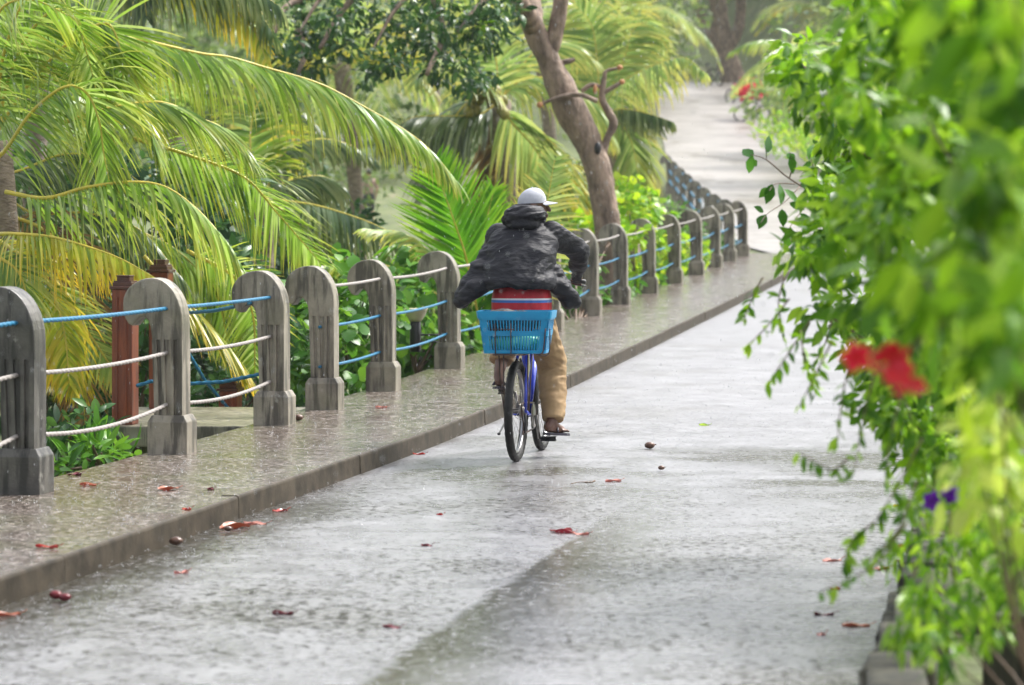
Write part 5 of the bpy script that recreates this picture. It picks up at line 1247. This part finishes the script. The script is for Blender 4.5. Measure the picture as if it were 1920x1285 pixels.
fallen = [  # x, y, size px, mat, label, on pavement
 (88, 1027, 42, 'fallred', 'dull red fallen leaf on the pavement near the left edge', 1), (165, 911, 36, 'fallorange', 'small orange fallen leaf on the pavement right of the leftmost post', 1), (315, 919, 42, 'fallorange', 'orange-brown curled leaf on the pavement below the second post', 1),
 (395, 918, 16, 'fallmaroon', 'tiny brown leaf on the pavement right of the orange-brown curled leaf', 1), (350, 955, 18, 'fallred', 'small red leaf standing near the kerb edge on the pavement', 1), (140, 891, 26, 'fallmaroon', 'dark leaf at the outer pavement edge beside the leftmost post base', 1),
 (715, 771, 26, 'fallpink', 'tan leaf on the pavement below the fifth post', 1), (15, 1153, 46, 'fallorange', 'orange leaf in the gutter at the left picture edge', 0), (440, 990, 62, 'fallorange', 'large orange leaf lying against the kerb', 0),
 (478, 982, 48, 'fallpink', 'pink leaf touching the large orange leaf at the kerb', 0), (525, 958, 30, 'fallred', 'crimson leaf beside the kerb, right of the orange pair', 0), (785, 852, 24, 'fallred', 'small red leaf by the kerb left of the rear wheel', 0), (340, 1077, 26, 'fallpink', 'pale pink leaf on the road below the brown fruit', 0),
 (530, 1155, 40, 'fallmaroon', 'thin dark leaf flat on the road, lower left', 0), (735, 1175, 40, 'fallmaroon', 'maroon leaf left of the dark wet seam at the bottom', 0), (800, 1026, 22, 'fallmaroon', 'small maroon leaf in the middle of the road', 0), (825, 968, 14, 'fallred', 'tiny red leaf behind the bicycle', 0),
 (1052, 997, 50, 'fallred', 'bright red leaf at the top end of the dark wet seam', 0), (1088, 1000, 34, 'fallpink', 'pink leaf touching the bright red leaf', 0), (1150, 903, 34, 'fallpink', 'pale pink leaf right of the dark twig', 0), (1685, 948, 26, 'fallred', 'dark red leaf near the wall below the bench', 0),
 (1560, 1050, 40, 'fallpink', 'tan leaf left of the hanging sprays on the road', 0), (1690, 1030, 62, 'fallorange', 'long orange leaf lying against the stone wall', 0), (1650, 1067, 44, 'fallred', 'red-brown leaf below the long orange leaf', 0), (1566, 1103, 18, 'fallred', 'small crimson leaf on the road, lower right', 0),
 (1545, 1151, 36, 'fallmaroon', 'maroon curled leaf on the road, lower right', 0), (1605, 1172, 50, 'fallorange', 'orange and pink leaf lowest on the right', 0), (1320, 803, 20, 'yellowleaf', 'tiny yellow leaf far right of the cyclist on the road', 0), (1695, 1052, 30, 'fallmaroon', 'dark leaf tucked under the long orange leaf', 0), (1540, 1188, 16, 'fallred', 'tiny red scrap below the maroon curled leaf', 0)]
for i, (x, y, s, mt, lab, pv) in enumerate(fallen):
    h = .13 if pv else .006
    dd = (CAMZ - h) * F / (y - HOR); L = s * 1.05 / F * dd
    o = obj('fallen_leaf', curl_leaf(L, L * random.uniform(.4, .55), 300 + i, M[mt]), M[mt], None, True, ((x - 960) / F * dd, dd, (.131 if pv else road_top((x - 960) / F * dd, dd)) + zr(dd)), (0, 0, random.uniform(.9, 2.2)))
    tag(o, lab, 'leaf', 'fallen leaves')
fruit = [(105, 1123, 26, 'dark red fruit in the gutter, left of a pair', 0), (122, 1127, 24, 'dark red fruit in the gutter, right of a pair', 0), (330, 1022, 26, 'round brown fruit lying against the kerb', 0), (560, 791, 18, 'reddish fruit at the foot of the third post', 1), (1218, 842, 20, 'brown fruit on the road right of the cyclist', 0), (1240, 881, 13, 'small dark fruit just below the brown fruit on the road', 0), (428, 996, 16, 'dark seed beside the large orange leaf', 0)]
for i, (x, y, s, lab, pv) in enumerate(fruit):
    h = .13 if pv else .012; dd = (CAMZ - h) * F / (y - HOR); r_ = s * .85 / F * dd / 2
    Vv, Ff = ellipsoid((0, 0, 0), (r_ * 1.15, r_, r_ * .75), u=14, v=10); Vv = [v * (1 + .12 * mnoise.noise(v * 40 + Vector((i, 0, 0)))) for v in Vv]
    o = empty('fallen_fruit', ((x - 960) / F * dd, dd, h + zr(dd) + r_ * .68)); tag(o, lab, 'fruit', 'fallen fruit')
    obj('husk', (Vv, Ff), M['fallmaroon'] if i < 2 else M['nut'], o); obj('stalk', tube([(r_ * .95, 0, .1 * r_), (r_ * 1.5, 0, .2 * r_)], r_ * .12, 5), M['twig'], o)
dd = CAMZ * F / (914 - HOR); tw = obj('fallen_twig', tube(spline([(-.075, -.02, 0), (-.02, .03, .008), (.05, .06, .004), (.08, .10, .01)], 5), [.003] * 8 + [.006] * 8, 6), M['twig'], None, True, ((1092 - 960) / F * dd, dd, .022)); tag(tw, 'short dark twig on the wet road behind the bicycle', 'twig')

# ------------------------------------------------------------------ far up the hill
def mini_bike(x, d, rz, label):
    e = empty('bicycle', (x, d, zr(d) + .02), rz); tag(e, label, 'bicycle', 'bicycles parked on the hill')
    for y in (0, 1.05): link_mesh('wheel', TY, e, (0, y, .345)); link_mesh('rim', RI, e, (0, y, .345))
    obj('frame', fr, M['black'], e); obj('handlebar', tube([(-.3, .8, 1.05), (0, .86, 1.05), (.3, .8, 1.05)], .014, 6), M['black'], e); obj('saddle', ellipsoid((0, .25, .93), (.09, .14, .04), u=10, v=6), M['saddle'], e)
    return e
for i, (px, py, d) in enumerate([(1335, 145, 150), (1350, 155, 147), (1400, 185, 136), (1430, 205, 126)]):
    c = P(px, py, d); mini_bike(c.x, d, [.9, .5, .7, 1.0][i], ['dark bicycle parked at the hill crest, leftmost', 'dark bicycle leaning by the big trunk on the hill', 'bicycle parked below the red blossoms', 'bicycle parked nearest on the hill road right edge'][i])
c = P(1352, 150, 150); ht = empty('hill_tree', (c.x, 150, zr(150))); tag(ht, 'thick pinkish-brown tree trunk standing at the crest of the hill road', 'tree')
for l, r_ in (([(1380, 170), (1362, 100), (1350, 30), (1340, -60)], [.75, .5, .42, .4]), ([(1365, 110), (1340, 70), (1310, 20), (1290, -50)], [.35, .28, .24, .2]), ([(1360, 100), (1385, 50), (1390, -20)], [.35, .28, .24])):
    t_ = trunk(ht, PX(l, 151), r_, M['bark'], 'trunk' if r_[0] > .5 else 'limb', 12, .15); t_.location = -Vector(ht.location)
C, Y, Z = clumps([(P(x, y, 151 + random.uniform(-3, 3)), (1.6, 1.6, .9)) for x, y in ((1300, -30), (1350, -60), (1400, -40), (1430, -70), (1270, -60), (1390, -110))], 1200, seed=77)
cr_ = batch('crown', C, Y, Z, rng.uniform(.25, .45, 1200), OVATE, M['wood'], ht); cr_.location = -Vector(ht.location)
rb = bush('red_bougainvillea', P(1405, 190, 128), [(P(x, y, 127 + random.uniform(-1, 1)), (.5, .5, .3)) for x, y in ((1395, 165), (1410, 160), (1420, 172), (1400, 175))], 260, .2, ROUND, M['redflower'], 'patch of red blossoms beside the parked bicycles on the hill', 'flowers', seed=141)
sg = empty('blue_sign', P(1551, 262, 92)); tag(sg, 'small bright blue sign on a pale post right of the hill road', 'sign')
obj('board', bevel_vf(box((0, 0, .36), (.34, .03, .3)), .01), plain('blue_board', (.01, .2, .6), .4), sg, False); obj('post', tube([(0, .03, -.6), (0, .03, .4)], .03, 8), M['bikewhite'], sg)
mk = obj('marker_pole', tube([(0, 0, 0), (0, 0, .95)], .035, 10), M['bikewhite'], None, True, (P(1317, 0, 76).x, 76, zr(76) + .05)); tag(mk, 'short white pole among the distant uphill railing posts', 'pole')
for i, (x, y, d, r_) in enumerate([(1238, 385, 70, .3), (1252, 398, 69, .26), (1230, 370, 72, .3)]):
    Vv, Ff = ellipsoid((0, 0, 0), (r_, r_ * .9, r_ * .75), u=14, v=9); Vv = [v * (1 + .35 * mnoise.noise(v * 2.8 + Vector((i * 3, 0, 0)))) for v in Vv]
    c = P(x, y, d); c.z = ground_z(c.x, d) + r_ * .4
    o = obj('boulder', (Vv, Ff), M['stone'] if i < 3 else M['cut'], None, False, c); tag(o, ['grey boulder left of the uphill railing, ' + q for q in ('middle', 'nearest', 'farthest')][i] if i < 3 else ['pinkish rock at the right road edge up the hill, ' + q for q in ('leftmost', 'largest', 'smallest')][i - 3], 'rock', 'rocks by the hill road')

# ------------------------------------------------------------------ rain and mist
def rain(n, seed):
    r = np.random.default_rng(seed); D = 7 + 33 * r.random(n) ** .8; x = (r.random(n) * 2300 - 200 - 960) / F * D; z = CAMZ - (r.random(n) * 1400 - 60 - HOR) / F * D
    k = z > .05; C = np.stack([x, D, z], 1)[k]; n = len(C)
    V = np.array([(0, 0, .5), (.5, 0, 0), (0, .5, 0), (-.5, 0, 0), (0, -.5, 0), (0, 0, -.9)], float); Ft = [(0, 1, 2), (0, 2, 3), (0, 3, 4), (0, 4, 1), (5, 2, 1), (5, 3, 2), (5, 4, 3), (5, 1, 4)]
    s = r.uniform(.0022, .0042, n); W = C[:, None] + V[None] * np.stack([s, s, s * 3.2], 1)[:, None]
    me = bpy.data.meshes.new('rain'); me.from_pydata(W.reshape(-1, 3).tolist(), [], [tuple(i + 6 * q for i in f) for q in range(n) for f in Ft]); me.materials.append(M['drop']); return tag(link_mesh('rain', me), 'fine falling raindrops in the air over the road', 'rain', None, 'stuff')
m, nt, b = newmat('raindrop'); b.inputs['Base Color'].default_value = (.9, .92, .95, 1); b.inputs['Roughness'].default_value = .05; b.inputs['Transmission Weight'].default_value = .55; b.inputs['IOR'].default_value = 1.33; M['drop'] = m
rain(5200, 1)
def splashes(n, seed):
    r = np.random.default_rng(seed); D = 9.5 + 25 * r.random(n) ** 1.3; t = r.random(n); C = []
    for d, q in zip(D, t):
        x = rail_x(d) + .1 + (right_x(d) - rail_x(d) - .15) * q; on = x < kerb_x(d); C.append((x, d, zr(d) + (.13 if on else .012)))
    C = np.array(C); V, Fc = [], []
    for c in C:
        for _ in range(r.integers(2, 5)):
            a = r.uniform(0, 6.28); h = r.uniform(.002, .02); q = c + np.array([math.cos(a) * h * .6, math.sin(a) * h * .6, h]); s = r.uniform(.0014, .0028); b0 = len(V)
            V += [q + np.array(o) * s for o in ((0, 0, 1.2), (1, 0, 0), (0, 1, 0), (-1, 0, 0), (0, -1, 0), (0, 0, -1.2))]; Fc += [tuple(i + b0 for i in f) for f in ((0, 1, 2), (0, 2, 3), (0, 3, 4), (0, 4, 1), (5, 2, 1), (5, 3, 2), (5, 4, 3), (5, 1, 4))]
    tag(obj('rain_splashes', (V, Fc), M['drop']), 'tiny splashes of rain bouncing off the wet concrete', 'splash', None, 'stuff')
splashes(6000, 2)
hz = obj('haze', box((0, 120, 38), (520, 300, 82)), None, None, False); tag(hz, 'thin grey rain mist hanging in the air', 'mist', None, 'stuff')
m = bpy.data.materials.new('mist'); m.use_nodes = True; nt = m.node_tree; nt.nodes.clear(); ou = nt.nodes.new('ShaderNodeOutputMaterial'); pv = nt.nodes.new('ShaderNodeVolumePrincipled')
pv.inputs['Color'].default_value = (.95, .97, 1, 1); pv.inputs['Density'].default_value = .00026; pv.inputs['Anisotropy'].default_value = .2
nt.links.new(pv.outputs[0], ou.inputs['Volume']); hz.data.materials.clear(); hz.data.materials.append(m)
